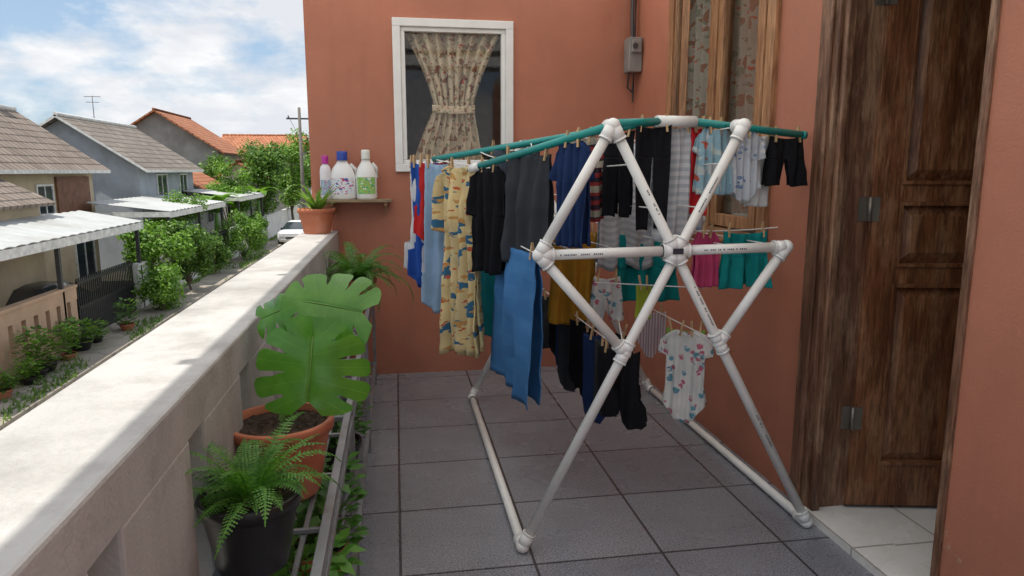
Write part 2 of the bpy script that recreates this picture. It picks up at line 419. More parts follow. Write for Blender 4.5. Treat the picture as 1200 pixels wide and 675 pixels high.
b.grid(lambda u, v: (cx + (u * 2 - 1) * .155, BY + .040 - .012 * sin(u * pi) + .004 * sin(u * 40), 1.97 - v * .055 - .012 * sin(u * pi)), 30, 4, 0, lambda u, v: (u * .4, v * .07))
b.build('tie_band', m_curt, gw, solid=.004)
b = MB(); b.cyl((.05, BY + .10, 2.475), (.82, BY + .10, 2.475), .008, n=10); b.build('rod', m_case, gw)

# ------------------------------------------------------------------ casement window
gc = group('wooden_casement_window')
b = MB(); ya, yb, za, zb = 3.13, 4.44, 1.12, 2.80; X0, X1 = RX - .03, RX + .10; t = .075
b.box(X0, X1, ya, ya + t, za, zb); b.box(X0, X1, yb - t, yb, za, zb); ym = (ya + yb) / 2
b.box(X0, X1, ym - .04, ym + .04, za + t, zb - t)
b.build('frame_posts', m_case, gc, bevel=.004)
b = MB(); b.box(X0, X1, ya + t, yb - t, za, za + t); b.box(X0, X1, ya + t, yb - t, zb - t, zb); b.build('frame_rails', m_case2, gc, bevel=.004)
def sash(y0, y1, ang):
    M = Matrix.Translation((X0 + .01, y1, 0)) @ Matrix.Rotation(ang, 4, 'Z')
    wd = y1 - y0; st = .065; z0, z1 = za + t + .01, zb - t - .01
    q = MB()
    q.box(0, .035, -wd, -wd + st, z0, z1, 0, M); q.box(0, .035, -st, 0, z0, z1, 0, M)
    q.box(0, .035, -wd + st, -st, z0, z0 + st, 0, M); q.box(0, .035, -wd + st, -st, z1 - st, z1, 0, M)
    q.build('sash', m_case, gc, bevel=.004)
    q = MB(); q.poly([M @ V((.016, -wd + st, z0 + st)), M @ V((.016, -st, z0 + st)), M @ V((.016, -st, z1 - st)), M @ V((.016, -wd + st, z1 - st))]); q.build('sash_glass', m_glass2, gc)
sash(ym + .045, yb - t - .005, radians(-17)); sash(ya + t + .005, ym - .045, radians(-2))
m_curt2 = fabric('pale_curtain', (.50, .44, .37), 'patch', (.36, .19, .13), 14, (.28, .29, .22), .3)
b = MB(); b.grid(lambda u, v: (RX + .085 + .02 * sin(u * 2 * pi * 12 + v), ya + t + .005 + u * (yb - ya - 2 * t - .01), zb - .08 - v * (zb - za - .16)), 120, 6, 0, lambda u, v: (u * 1.3, v * 1.6))
b.build('curtain', m_curt2, gc)

# ------------------------------------------------------------------ door
gd = group('wooden_door')
b = MB()
b.box(RX - .035, RX + .17, 2.63, 2.752, .034, 2.47); b.box(RX - .012, RX + .17, 1.90, 1.93, .034, 2.47)
b.build('door_frame_posts', m_jamb, gd, bevel=.005)
b = MB(); b.box(RX - .05, RX - .034, 2.66, 2.735, .034, 2.47); b.box(RX - .018, RX + .02, 2.60, 2.629, .034, 2.44); b.build('door_frame_moulding', m_jamb, gd, bevel=.006)
b = MB(); b.box(RX - .03, RX + .17, 1.93, 2.63, 2.40, 2.47); b.build('door_frame_head', m_jamb, gd)
M = Matrix.Translation((RX + .165, 2.655, .045)) @ Matrix.Rotation(radians(-11), 4, 'Z')
W, H, T = .80, 2.33, .042
b = MB(); st = .115
b.box(0, st, -T, 0, 0, H, 0, M); b.box(W - st, W, -T, 0, 0, H, 0, M)
rails = [(0, .19), (.99, 1.06), (1.33, 1.40), (H - .13, H)]
for a, c in rails: b.box(st, W - st, -T, 0, a, c, 0, M)
for i in range(3):
    pz0, pz1 = rails[i][1], rails[i + 1][0]
    b.box(st, W - st, -T + .022, -.016, pz0, pz1, 0, M)
    mx = .06
    q0 = [(st + .016, pz0 + .016), (W - st - .016, pz0 + .016), (W - st - .016, pz1 - .016), (st + .016, pz1 - .016)]
    q1 = [(st + mx, pz0 + mx), (W - st - mx, pz0 + mx), (W - st - mx, pz1 - mx), (st + mx, pz1 - mx)]
    A = [M @ V((x, -T + .0215, z)) for x, z in q0]; B = [M @ V((x, -T + .003, z)) for x, z in q1]
    for k in range(4): b.poly([A[k], A[(k + 1) % 4], B[(k + 1) % 4], B[k]])
    b.poly(B)
    for (xa, xb, zza, zzb) in ((st, st + .016, pz0, pz1), (W - st - .016, W - st, pz0, pz1)): b.box(xa, xb, -T - .008, -T + .022, zza, zzb, 0, M)
    for (zza, zzb) in ((pz0, pz0 + .016), (pz1 - .016, pz1)): b.box(st + .016, W - st - .016, -T - .008, -T + .022, zza, zzb, 0, M)
b.build('door_leaf', m_door, gd, bevel=.003)
b = MB()
for hz in (.35, 1.25, 2.10):
    b.cyl(M @ V((-.006, -T - .006, hz)), M @ V((-.006, -T - .006, hz + .10)), .008, n=10)
    b.box(0, .035, -T - .003, -T, hz, hz + .1, 0, M); b.box(RX + .11, RX + .158, 2.627, 2.63, hz + .045, hz + .145)
b.build('hinges', mat('hinge_steel', (.25, .22, .19), .5, .3, metal=.7), gd)

# ------------------------------------------------------------------ electrical box at corner
ge = group('electrical_box')
b = MB(); b.box(1.665, 1.765, 4.98, 5.10, 2.20, 2.44); b.box(1.68, 1.75, 4.955, 4.98, 2.33, 2.42); b.build('case', mat('grey_box', (.26, .25, .24), .5), ge, bevel=.008)
b = MB(); b.tube([(1.715, 5.06, 2.44), (1.715, 5.08, 2.6), (1.72, 5.09, 2.93)], .014); b.tube([(1.69, 5.05, 2.2), (1.69, 5.07, 2.1), (1.73, 5.09, 2.07), (1.745, 5.1, 2.17)], .007); b.tube([(1.745, 5.1, 2.93), (1.75, 5.11, 2.3), (1.748, 5.12, 2.0)], .006)
b.cyl((1.70, 4.953, 2.375), (1.70, 4.945, 2.375), .02); b.build('conduit', m_dark, ge)

# ------------------------------------------------------------------ shelf & bottles
gs = group('wall_shelf')
b = MB(); b.box(-.50, -.03, 4.97, BY - .002, 1.285, 1.305); b.build('board', m_shelf, gs, bevel=.003)
b = MB()
for x in (-.45, -.08): b.box(x, x + .02, 4.99, BY - .002, 1.262, 1.2845); b.box(x, x + .02, BY - .022, BY - .002, 1.20, 1.262)
b.build('brackets', m_case, gs)
def bottle(name, loc, body, cap, label, h=.30, w=.078, d=.042, handle=True, slim=False):
    g = group(name, loc)
    b = MB(); hb_ = h * .80
    prof = [(0.001, 0), (.92, 0), (1.0, .012), (1.0, hb_ * .45), (.97, hb_ * .62), (.80, hb_ * .80), (.48, hb_ * .93), (.36, hb_), (.34, hb_ + .01)]
    if slim: prof = [(0.001, 0), (.95, 0), (1, .01), (1, hb_ * .8), (.85, hb_ * .93), (.5, hb_), (.48, hb_ + .01)]
    b.lathe((0, 0, 0), [(r * w, z) for r, z in prof], 24, 0, 1, d / w)
    if handle: b.tube([(w * .72, 0, hb_ * .52), (w * 1.02, 0, hb_ * .58), (w * 1.0, 0, hb_ * .80), (w * .62, 0, hb_ * .92)], .011, 8, 0)
    b.build('bottle_body', mat(name + '_plastic', body, .3, .03, 5, 0), g)
    b = MB(); cr = w * (.42 if not slim else .62)
    b.lathe((0, 0, 0), [(cr, hb_ + .004), (cr, h - .012), (cr * .9, h), (.001, h)], 20); b.build('cap', mat(name + '_cap', cap, .35, .05, 5, 0), g)
    b = MB(); lw = w * 1.004; ld = d * 1.03
    def lab(u, v):
        a = -pi / 2 + (u - .5) * 2.0; return (cos(a) * lw, sin(a) * ld, hb_ * .14 + v * hb_ * .42)
    b.grid(lab, 12, 2, 0, lambda u, v: (u, v))
    b.build('label', fabric(name + '_label', label[0], 'patch', label[1], 5, label[2], 0), g)
    return g
bottle('detergent_bottle', (-.36, 5.05, 1.305), (.82, .82, .82), (.02, .06, .35), ((.75, .78, .85), (.05, .12, .45), (.6, .06, .15)), .33, .088, .05)
bottle('detergent_bottle', (-.20, 5.05, 1.305), (.82, .82, .80), (.75, .78, .72), ((.30, .55, .15), (.75, .75, .72), (.1, .35, .25)), .34, .072, .05)
bottle('spray_bottle', (-.475, 5.04, 1.305), (.75, .72, .76), (.45, .03, .30), ((.35, .5, .62), (.7, .7, .8), (.55, .1, .4)), .30, .038, .036, False, True)

# ------------------------------------------------------------------ plants
def pot(name, parent, r, h, m):
    b = MB()
    b.lathe((0, 0, 0), [(.001, 0), (r * .68, 0), (r * .70, .005), (r * .93, h - .032), (r * .94, h - .03), (r * 1.0, h - .03), (r * 1.02, h - .004), (r * 1.0, h), (r * .92, h), (r * .90, h - .03)], 36)
    b.build('pot', m, parent)
    b = MB()
    def so_(u, v):
        a = u * 2 * pi; rr = v * r * .905
        return (cos(a) * rr, sin(a) * rr, h - .02 + .016 * mnoise.noise(V((cos(a) * rr * 60, sin(a) * rr * 60, r * 9))) * (1 if v < .99 else 0) + .012 * (1 - v))
    b.grid(so_, 56, 18); b.build('soil', m_soil, parent)

def frond(b, base, az, length, lift, droop, mi=0, lw=.055, n=22, curl=0):
    pts = []; p = V(base); el_ = lift; st = length / n
    for k in range(n + 1):
        pts.append(p.copy())
        d = V((cos(az) * cos(el_), sin(az) * cos(el_), sin(el_)))
        p = p + d * st; el_ -= droop / n * (1 + k / n); az += curl / n
    b.tube(pts[::2] if n % 2 == 0 else pts, .0012, 4, mi)
    for k in range(2, n + 1):
        t = k / n; L = lw * (sin(pi * min(1, t * .9 + .12)) ** .7) * (1.05 - t * .55)
        d = (pts[k] - pts[k - 1]).normalized(); side = d.cross(V((0, 0, 1)))
        if side.length < .01: side = V((1, 0, 0))
        side.normalize(); up = side.cross(d)
        for s in (-1, 1):
            dir_ = (side * s + d * .35 + up * random.uniform(-.15, .2)).normalized()
            wv = d * st * .46
            a = pts[k]; e = a + dir_ * L + V((0, 0, -L * .18))
            seg = 3
            for q in range(seg):
                t0, t1 = q / seg, (q + 1) / seg; pa = a.lerp(e, t0); pb = a.lerp(e, t1); ww = wv * (1.1 - .75 * t0)
                pm = pa.lerp(pb, .55)
                b.poly([pa - ww * .35, pm - ww, pb, pm + ww, pa + ww * .35], mi)
def fern(parent, z, r, n, L, m, lw=.05, seed=0, up=1.0, name='fronds', n2=22, dr=(1.0, 1.9)):
    random.seed(seed); b = MB()
    for i in range(n):
        az = 2 * pi * i / n * 3.0 + random.uniform(-.25, .25)
        l = L * random.uniform(.5, 1.08)
        frond(b, (cos(az) * r * .2, sin(az) * r * .2, z), az, l, random.uniform(.45, 1.4) * up, random.uniform(*dr), 0, lw * random.uniform(.75, 1.1), n2, random.uniform(-.6, .6))
    b.build(name, m, parent)

ZR = .66
g = group('potted_fern', (-.325, 1.475, ZR)); pot('p', g, .105, .165, m_black); fern(g, .15, .09, 36, .25, m_fern, .036, 5, n2=26, dr=(.8, 1.6))
g = group('potted_fern', (-.25, 4.3, ZR)); pot('p', g, .12, .20, m_terra); fern(g, .19, .1, 54, .44, m_fernd, .052, 8, n2=30)
g = group('potted_spider_plant', (-.535, 4.93, 1.08)); pot('p', g, .125, .17, m_terra)
b = MB(); random.seed(3)
for i in range(30):
    az = random.uniform(0, 2 * pi); L = random.uniform(.14, .30); e0 = random.uniform(.5, 1.4)
    p = V((cos(az) * .02, sin(az) * .02, .15)); dd = []
    for k in range(7):
        dd.append(p.copy()); e = e0 - k * random.uniform(.1, .22); p = p + V((cos(az) * cos(e), sin(az) * cos(e), sin(e))) * L / 6
    sd = V((-sin(az), cos(az), 0))
    for k in range(6):
        w0 = .013 * (1 - (k / 6) ** 2) + .0005; w1 = .013 * (1 - ((k + 1) / 6) ** 2) + .0005
        b.poly([dd[k] - sd * w0, dd[k] + sd * w0, dd[k + 1] + sd * w1, dd[k + 1] - sd * w1], 0, True)
b.build('leaves', leafmat('spider_leaf', (.12, .26, .03), (.28, .42, .10), 6), g)

def monstera_mat():
    m, nt, bb = nodes_of('monstera_leaf')
    uv = coords(nt, 'UV'); sp = nt.nodes.new('ShaderNodeSeparateXYZ'); nt.links.new(uv, sp.inputs[0])
    c = mixc(nt, ramp(nt, noise(nt, coords(nt), 16, 4), .3, .7), (.055, .185, .018), (.10, .27, .030))
    a = N(nt, 'ShaderNodeMath', operation='ABSOLUTE'); nt.links.new(sp.outputs[0], a.inputs[0])
    c = mixc(nt, ramp(nt, a.outputs[0], .01, .045, (.4, .4, .4), (0, 0, 0)), c, (.20, .38, .09))
    nt.links.new(c, bb.inputs['Base Color']); bb.inputs['Roughness'].default_value = .26
    tr = nt.nodes.new('ShaderNodeBsdfTranslucent'); nt.links.new(mixc(nt, 1, c, (1.4, 1.7, .4), 'MULTIPLY'), tr.inputs[0])
    ms = nt.nodes.new('ShaderNodeMixShader'); ms.inputs[0].default_value = .28
    nt.links.new(bb.outputs[0], ms.inputs[1]); nt.links.new(tr.outputs[0], ms.inputs[2]); nt.links.new(ms.outputs[0], nt.nodes['Material Output'].inputs[0])
    return m
m_mon = monstera_mat()
def monstera(parent, base, tipdir, normal, L, W, name='leaf', fold=.25, droop=.25, NF=5, seed=0):
    # broad heart-shaped blade; each half is NF wide lobes parted by narrow slits that start past mid-blade
    y = V(tipdir).normalized(); z = V(normal); z = (z - y * z.dot(y)).normalized(); x = y.cross(z)
    base = V(base); b = MB(); rn = random.Random(seed)
    def P(t, r, s):
        t = max(0, min(1, t)); th = pi * (.10 + .90 * (1 - t))      # polar sweep: back lobe -> tip
        my = L * (.03 + .80 * t ** 1.1)
        ox = W * math.sin(th) ** .75 * (1 + .10 * math.sin(th * 1.0)); oy = L * (.40 - .62 * math.cos(pi * t) * (1.0 if t > .5 else .95)) - L * .02
        if t > .9: ox *= 1 - ((t - .9) / .1) ** 2 * .35
        xx = ox * r; yy = my + (oy - my) * r ** 1.15
        zz = -fold * abs(xx) ** 1.6 / (W ** .6) + .12 * W * math.sqrt(max(0, r)) - droop * (yy / L) ** 2 * L * .5 + .006 * sin(t * 14 + s * 2) * r
        return base + x * xx * s + y * yy + z * zz
    for s in (-1, 1):
        edges = [0] + [(i + rn.uniform(-.12, .12)) / NF for i in range(1, NF)] + [1]
        for i in range(NF):
            e0, e1 = edges[i], edges[i + 1]; tc = (e0 + e1) / 2; hw = (e1 - e0) / 2
            cut = rn.uniform(.42, .60); gap = rn.uniform(.12, .24); end = rn.uniform(.95, 1.03)
            def fn(u, v):
                w_ = v * 2 - 1; r = u * end
                k = 0 if u < cut else gap * min(1, (u - cut) / .12)
                if u > .84: k += (1 - math.sqrt(max(0, 1 - ((u - .84) / .16) ** 2))) * .38
                kk = k
                if (i == 0 and w_ < 0) : kk = 0
                if (i == NF - 1 and w_ > 0): kk = 0
                return P(tc + w_ * hw * (1 - kk), r, s)
            b.grid(fn, 22, 8, 0, lambda u, v: ((v * 2 - 1), u))
    mid = [P(k / 8, 0, 1) + z * .002 for k in range(9)]
    b.build(name, m_mon, parent)
    q = MB(); q.tube(mid, [.0028 - .00025 * k for k in range(9)], 6); q.build(name + '_midrib', m_stem, parent)
g = group('potted_monstera', (-.315, 1.83, ZR)); pot('p', g, .135, .20, m_terra)
def loc(p): return V(p) - V((-.315, 1.83, ZR))
l1b = loc((-.265, 1.92, 1.155)); monstera(g, l1b, (.88, -.20, -.10), (.10, -.78, .62), .205, .120, 'leaf', .4, .3, 5, 1)
l2b = loc((-.215, 1.78, 1.095)); monstera(g, l2b, (-.10, -.25, -1), (-.02, -.93, .30), .205, .135, 'leaf', .4, .15, 5, 2)
l3b = loc((-.30, 1.96, 1.13)); monstera(g, l3b, (-.75, .1, -.25), (-.05, -.7, .7), .10, .065, 'leaf', .4, .3, 4, 3)
b = MB(); random.seed(2)
for e in (l1b, l2b, l3b):
    s0 = V((.0, 0, .18)); mid = (s0 + e) / 2 + V((.02 + random.uniform(-.02, .02), .03, .03))
    b.tube([s0, s0.lerp(mid, .5) + V((.008, 0, .005)), mid, mid.lerp(e, .6) + V((0, 0, .012)), e], [.008, .0065, .0055, .005, .004], 8)
b.build('stems', m_stem, g)

def bushy(name, loc_, r, h, seed, m, potm=m_black, ls=.05, n=160, pr=.1):
    random.seed(seed); g = group(name, loc_); pot('p', g, pr, .15, potm)
    b = MB()
    for i in range(n):
        a = random.uniform(0, 2 * pi); rr = r * math.sqrt(random.random()); z = .15 + h * random.random()
        p = V((cos(a) * rr, sin(a) * rr, z)); d = V((cos(a), sin(a), random.uniform(-.3, .9))).normalized()
        sd = d.cross(V((0, 0, 1))).normalized() * ls * .33
        b.poly([p, p + d * ls * .5 + sd, p + d * ls + V((0, 0, -.01)), p + d * ls * .5 - sd], 0, True)
        if i % 5 == 0: b.tube([V((0, 0, .13)), V((cos(a) * rr * .5, sin(a) * rr * .5, z * .6 + .05)), p], .002, 4)
    b.build('leaves', m, g); return g
bushy('potted_shrub', (-.28, 1.72, .17), .13, .22, 4, m_fern, m_black, .06, 240)
bushy('potted_shrub', (-.28, 2.15, .17), .13, .26, 14, m_fernd, m_terra, .055, 240)
bushy('potted_shrub', (-.28, 3.05, .17), .12, .22, 24, m_fernd, m_black, .05, 200)
bushy('potted_shrub', (-.30, 2.75, ZR), .10, .12, 31, m_fernd, m_black, .045, 140, .085)

b = MB(); xa, xb = -.405, -.165; s = .022
for zz in (ZR - .002, .17):
    b.box(xb - s, xb, 1.15, 4.9, zz - s, zz); b.box(xa, xa + s, 1.15, 4.9, zz - s, zz)
for yy in (1.15, 2.4, 3.65, 4.88):
    b.box(xb - s + .001, xb - .001, yy, yy + s, 0, ZR + .06 - .024); b.box(xa + .001, xa + s - .001, yy, yy + s, 0, ZR + .036)
    for zz in (ZR - .004, .168): b.box(xa + s, xb - s, yy + .001, yy + s - .001, zz - s, zz - .002)
yy = 1.3
while yy < 4.8:
    for zz in (ZR - .003, .169): b.box(xa + s, xb - s, yy, yy + .012, zz - .012, zz)
    yy += .31
for xx in (-.33, -.245):
    for zz in (ZR - .016, .156): b.box(xx, xx + .012, 1.172, 4.88, zz - .012, zz)
b.box(xb - s, xb, 1.15, 4.9, ZR + .036, ZR + .056)
b.build('metal_plant_stand', m_steel, bevel=.002)

# ------------------------------------------------------------------ drying rack
gr = group('clothes_drying_rack')
PR = .0195
pipes = MB(); fit = MB(); teal = MB(); cords = MB(); prt = MB()
def P_(a, b_, r=PR, m=pipes): m.cyl(a, b_, r, n=20)
def collar(p, d, l=.06, r=.0255):
    p = V(p); d = V(d).normalized(); fit.cyl(p, p + d * l, r, n=20); fit.cyl(p + d * (l - .007), p + d * l, r + .002, n=20)
def joint(p, dirs, l=.06, r=.0255):
    fit.sphere(p, r * 1.08, nu=18, nv=11)
    for d in dirs: collar(p, d, l, r)
YF, YB = 2.54, 4.43
for Y in (YF, YB):
    FL, FR = V((.461, Y, .026)), V((1.69, Y, .026)); TL, TR = V((.795, Y, 1.665)), V((1.31, Y, 1.67))
    HB = V((1.056, Y, 1.198)); AL, AR = V((.522, Y, 1.190)), V((1.515, Y, 1.205))
    P_(FL, TR); P_(FR, TL); P_(AL, HB); P_(HB, AR)
    JL = FL.lerp(TR, (.80 - .02) / 1.65); JR = FR.lerp(TL, (.825 - .02) / 1.645)
    P_(AL, JL); P_(AR, JR); P_(AL, TL)
    sg = 1 if Y == YF else -1
    joint(FL, [TR - FL, (0, sg, 0)]); joint(FR, [TL - FR, (0, sg, 0)])
    joint(TL, [FR - TL, AL - TL, (0, sg, 0)], .06); joint(TR, [FL - TR, (0, sg, 0)], .06)
    joint(HB, [TL - HB, TR - HB, FL - HB, FR - HB, (-1, 0, 0), (1, 0, 0)], .055, .0265)
    joint(AL, [HB - AL, JL - AL, TL - AL], .055); joint(AR, [HB - AR, JR - AR], .055)
    joint(JL, [TR - FL, FL - TR, AL - JL], .045); joint(JR, [TL - FR, FR - TL, AR - JR], .045)
    if Y == YF: F = (FL, FR, TL, TR, HB, AL, AR, JL, JR)
    else: B_ = (FL, FR, TL, TR, HB, AL, AR, JL, JR)
P_(F[0], B_[0]); P_(F[1], B_[1])
def cord(a, c, sag=.01, r=.0028):
    a = V(a); c = V(c); pts = [a.lerp(c, k / 8) - V((0, 0, sag * 4 * (k / 8) * (1 - k / 8))) for k in range(9)]; cords.tube(pts, r, 6)
for k in (5, 6, 7, 8, 2, 3): cord(F[k], B_[k])
for fr in (.33, .66):
    cord(F[5].lerp(F[4], fr), B_[5].lerp(B_[4], fr), .02); cord(F[4].lerp(F[6], fr), B_[4].lerp(B_[6], fr), .02)
for fr in (.35, .7): cord(F[4].lerp(F[2], fr), B_[4].lerp(B_[2], fr)); cord(F[4].lerp(F[3], fr), B_[4].lerp(B_[3], fr))
A0, A1 = V((.80, 2.555, 1.668)), V((.38, 3.20, 1.522))
B0, B1 = V((1.03, 2.70, 1.694)), V((.20, 3.70, 1.56))
C0, C1 = V((1.19, 2.73, 1.696)), V((1.72, 2.82, 1.653))
P_(A0, A1, .0155, teal); P_(B0, B1, .0155, teal); P_(C0, C1, .0155, teal)
P_(B0.lerp(C0, -.05), B0.lerp(C0, 1.05), .022, fit)
P_(C1, C1 + (C1 - C0).normalized() * .02, .0175, teal)
P_(A1, A1 + (A1 - A0).normalized() * .06, .020, fit)
T0 = V((.815, 2.56, 1.675)); P_(T0, B0.lerp(C0, .1), .0145, teal)
P_(V((1.31, 2.54, 1.675)), C0.lerp(C1, .3), .0145, teal)
E0 = V((.13, 3.82, 1.555))
cord(A1, B1, .004); cord(B1, E0, 0)
for a, c in ((.2, .25), (.45, .5), (.7, .75)): cord(A1.lerp(A0, a), B1.lerp(B0, c), .005)
S1 = (V((.85, 3.35, 1.66)), V((1.62, 3.35, 1.66))); S2 = (V((.62, 3.35, 1.215)), V((1.55, 3.35, 1.19))); S3 = (V((1.12, 2.86, 1.255)), V((1.66, 2.86, 1.255)))
S4 = (V((.85, 3.02, 1.45)), V((1.6, 3.0, 1.43)))
for s_ in (S1, S2, S3, S4): cord(s_[0], s_[1], .012)
cord(F[7], (1.05, 3.2, .80), 0); cord((.90, 3.1, .99), (1.35, 2.9, .985), 0)
def printed(a, c, r, t0, t1):
    a = V(a); c = V(c); d = (c - a).normalized(); nrm = V((0, -1, 0)); nrm = (nrm - d * nrm.dot(d)).normalized(); sd = d.cross(nrm)
    L = (c - a).length; s_ = t0 * L
    while s_ < t1 * L:
        w_ = random.uniform(.003, .006); h = .0028
        if random.random() < .75:
            p = a + d * s_ + nrm * (r + .0006); prt.poly([p - sd * h, p + d * w_ - sd * h, p + d * w_ + sd * h, p + sd * h])
        s_ += w_ + .003
random.seed(9)
for (a, c, u0, u1) in ((F[5], F[4], .14, .45), (F[4], F[6], .22, .62), (F[4], F[1], .12, .25), (F[4], F[3], .3, .6), (F[1], F[4], .3, .42), (F[4], F[2], .3, .5)): printed(a, c, PR, u0, u1)
prt.box(1.035, 1.077, YF - .0295, YF - .0275, 1.187, 1.209)
pipes.build('pipes', m_pvc, gr); fit.build('fittings', m_pvc2, gr); teal.build('teal_bars', m_teal, gr); cords.build('cords', m_string, gr); prt.build('pipe_lettering', m_print, gr)

# ------------------------------------------------------------------ laundry
pegs = MB()
def peg(p, d):
    d = V(d).normalized(); n_ = V((-d.y, d.x, 0))
    R = Matrix(((d.x, n_.x, 0), (d.y, n_.y, 0), (0, 0, 1))).to_4x4(); tl = random.uniform(-.22, .22)
    for s_ in (-1, 1):
        Mx = Matrix.Translation(p) @ R @ Matrix.Rotation(tl, 4, 'Y') @ Matrix.Rotation(s_ * .13, 4, 'X')
        pegs.box(-.0045, .0045, -.003 + s_ * .006, .003 + s_ * .006, -.028, .040, 0, Mx)
def prof_at(prof, v):
    for i in range(len(prof) - 1):
        a, c = prof[i], prof[i + 1]
        if a[0] <= v <= c[0]:
            t = (v - a[0]) / max(1e-6, c[0] - a[0]); return a[1] + (c[1] - a[1]) * t, a[2] + (c[2] - a[2]) * t
    return prof[-1][1], prof[-1][2]
def garment(name, p, d, panels, m, amp=.012, nf=3.0, seed=0, double=.010, pegat=None, sag=.012):
    rnd = random.Random(seed); p = V(p); d = V(d); d.z = 0; d.normalize(); n_ = V((-d.y, d.x, 0))
    ph = rnd.uniform(0, 6); ph2 = rnd.uniform(0, 6); ph3 = rnd.uniform(0, 6); b = MB()
    sides = [-1, 1] if double else [0]
    for s_ in sides:
        for prof in panels:
            vs = sorted(set([q[0] for q in prof] + [prof[0][0] + (prof[-1][0] - prof[0][0]) * k / 26 for k in range(27)]))
            nu = 28; base = len(b.v); rows = []
            tw = (panels[0][0][2] - panels[0][0][1]) or .1
            for v in vs:
                l, r = prof_at(prof, v)
                for i in range(nu + 1):
                    u = i / nu; x = l + (r - l) * u; k = min(1, .35 + v / .25)
                    f_ = amp * k * sin(2 * pi * nf * x / tw + ph + 1.4 * v / .4 + (.5 if s_ > 0 else 0)) + amp * .6 * k * sin(2 * pi * nf * .43 * x / tw + ph2 - v * 3)
                    f_ += amp * .35 * sin(2 * pi * nf * 2.3 * x / tw + ph3 + 6 * v) * math.exp(-v * 5)
                    f_ += amp * 1.0 * mnoise.noise(V((x * 9, v * 5, seed * 3.1 + s_))) + amp * .45 * mnoise.noise(V((x * 32 + v * 9, v * 20, seed * 1.7)))
                    zs = -sag * sin(pi * min(1, max(0, (x - l) / max(1e-4, r - l)))) * max(0, 1 - v / .12)
                    zb_ = .012 * mnoise.noise(V((x * 12, seed, 2))) * v / .3
                    q = p + d * (x * (1 - .04 * min(1, v * 2))) + n_ * (f_ + s_ * double * (.25 + min(1.2, v / .2) + .6 * mnoise.noise(V((x * 6, v * 6, seed))))) + V((0, 0, -v * (1.0 if s_ <= 0 else .97) + zs + zb_))
                    b.v.append(tuple(q)); rows.append((x, v))
            w_ = nu + 1
            for j in range(len(vs) - 1):
                for i in range(nu):
                    ids = [j * w_ + i, j * w_ + i + 1, (j + 1) * w_ + i + 1, (j + 1) * w_ + i]
                    b.face([base + q for q in ids], 0, True, [(rows[q][0] + seed * .37, -rows[q][1]) for q in ids])
    o = b.build(name, m, solid=.003)
    pa = pegat if pegat is not None else [panels[0][0][1] + .02, panels[0][0][2] - .02]
    for x in pa: peg(p + d * x, d)
    return o
def rect(w, h, j=.0): return [(0, -w / 2, w / 2), (h * .5, -w / 2 + j, w / 2 - j * .5), (h, -w / 2 - j, w / 2 + j)]
def tee(w, h, sl=.07, sh=.16): return [(0, -w * .30, w * .30), (.02, -w * .42, w * .42), (.05, -w / 2 - sl * .4, w / 2 + sl * .4), (sh, -w / 2 - sl, w / 2 + sl), (sh + .012, -w / 2 - sl * .9, w / 2 + sl * .9), (sh + .022, -w / 2, w / 2), (h, -w / 2 - .01, w / 2 + .01)]
def hemtee(w, h, sl=.06): return [(0, -w / 2, w / 2), (h - .2, -w / 2, w / 2), (h - .19, -w / 2 - sl * .8, w / 2 + sl * .8), (h - .05, -w / 2 - sl, w / 2 + sl), (h - .02, -w * .35, w * .35), (h, -w * .25, w * .25)]
def shorts(w, h):
    return [[(0, -w / 2, w / 2), (h * .45, -w / 2 - .012, w / 2 + .012)], [(h * .45, -w / 2 - .012, -.002), (h, -w / 2 - .025, -.018)], [(h * .45, .002, w / 2 + .012), (h, .018, w / 2 + .025)]]
def sock(w, h, x=0): return [(0, x - w / 2, x + w / 2), (h * .62, x - w * .46, x + w * .46), (h * .75, x - w * .5, x + w * .9), (h * .92, x - w * .35, x + w * 1.0), (h, x - w * .05, x + w * .7)]
def onesie(w, h): return [(0, -w * .25, w * .25), (.015, -w * .42, w * .42), (.05, -w * .66, w * .66), (.11, -w * .70, w * .70), (.12, -w * .5, w * .5), (h * .62, -w * .5, w * .5), (h * .8, -w * .58, w * .58), (h * .84, -w * .5, w * .5), (h, -w * .16, w * .16)]
def briefs(w, h): return [(0, -w / 2, w / 2), (h * .45, -w * .54, w * .54), (h * .55, -w * .5, w * .5), (h, -w * .14, w * .14)]

f_white = fabric('white_cotton', (.72, .72, .72)); f_blue = fabric('royal_blue_cotton', (.03, .10, .42)); f_red = fabric('red_cotton', (.55, .03, .03))
f_print = fabric('yellow_print', (.80, .64, .34), 'patch', (.05, .17, .30), 17, (.62, .34, .12))
f_char = fabric('charcoal_terry', (.05, .053, .062)); f_navy = fabric('navy_cotton', (.022, .045, .13)); f_black = fabric('black_cotton', (.013, .013, .016))
f_towel = fabric('blue_terry', (.075, .22, .46), 'hstripe', (.065, .20, .43), 9); f_teal = fabric('teal_terry', (.01, .24, .27)); f_teal2 = fabric('teal_cotton', (.012, .27, .27))
f_strr = fabric('striped_knit', (.05, .035, .05), 'hstripe', (.38, .05, .05), 26, (.45, .40, .32)); f_strw = fabric('grey_stripe', (.62, .62, .64), 'hstripe', (.46, .48, .52), 30)
f_lb = fabric('light_blue_cotton', (.34, .54, .64), 'patch', (.62, .68, .70), 14, (.55, .62, .6)); f_must = fabric('mustard_cotton', (.50, .25, .03)); f_pink = fabric('pink_cotton', (.60, .08, .20))
f_baby = fabric('baby_print', (.80, .79, .76), 'spots', (.60, .18, .25), 26, (.15, .35, .45)); f_pks = fabric('pink_stripe', (.74, .68, .68), 'vstripe', (.58, .32, .36), 70)
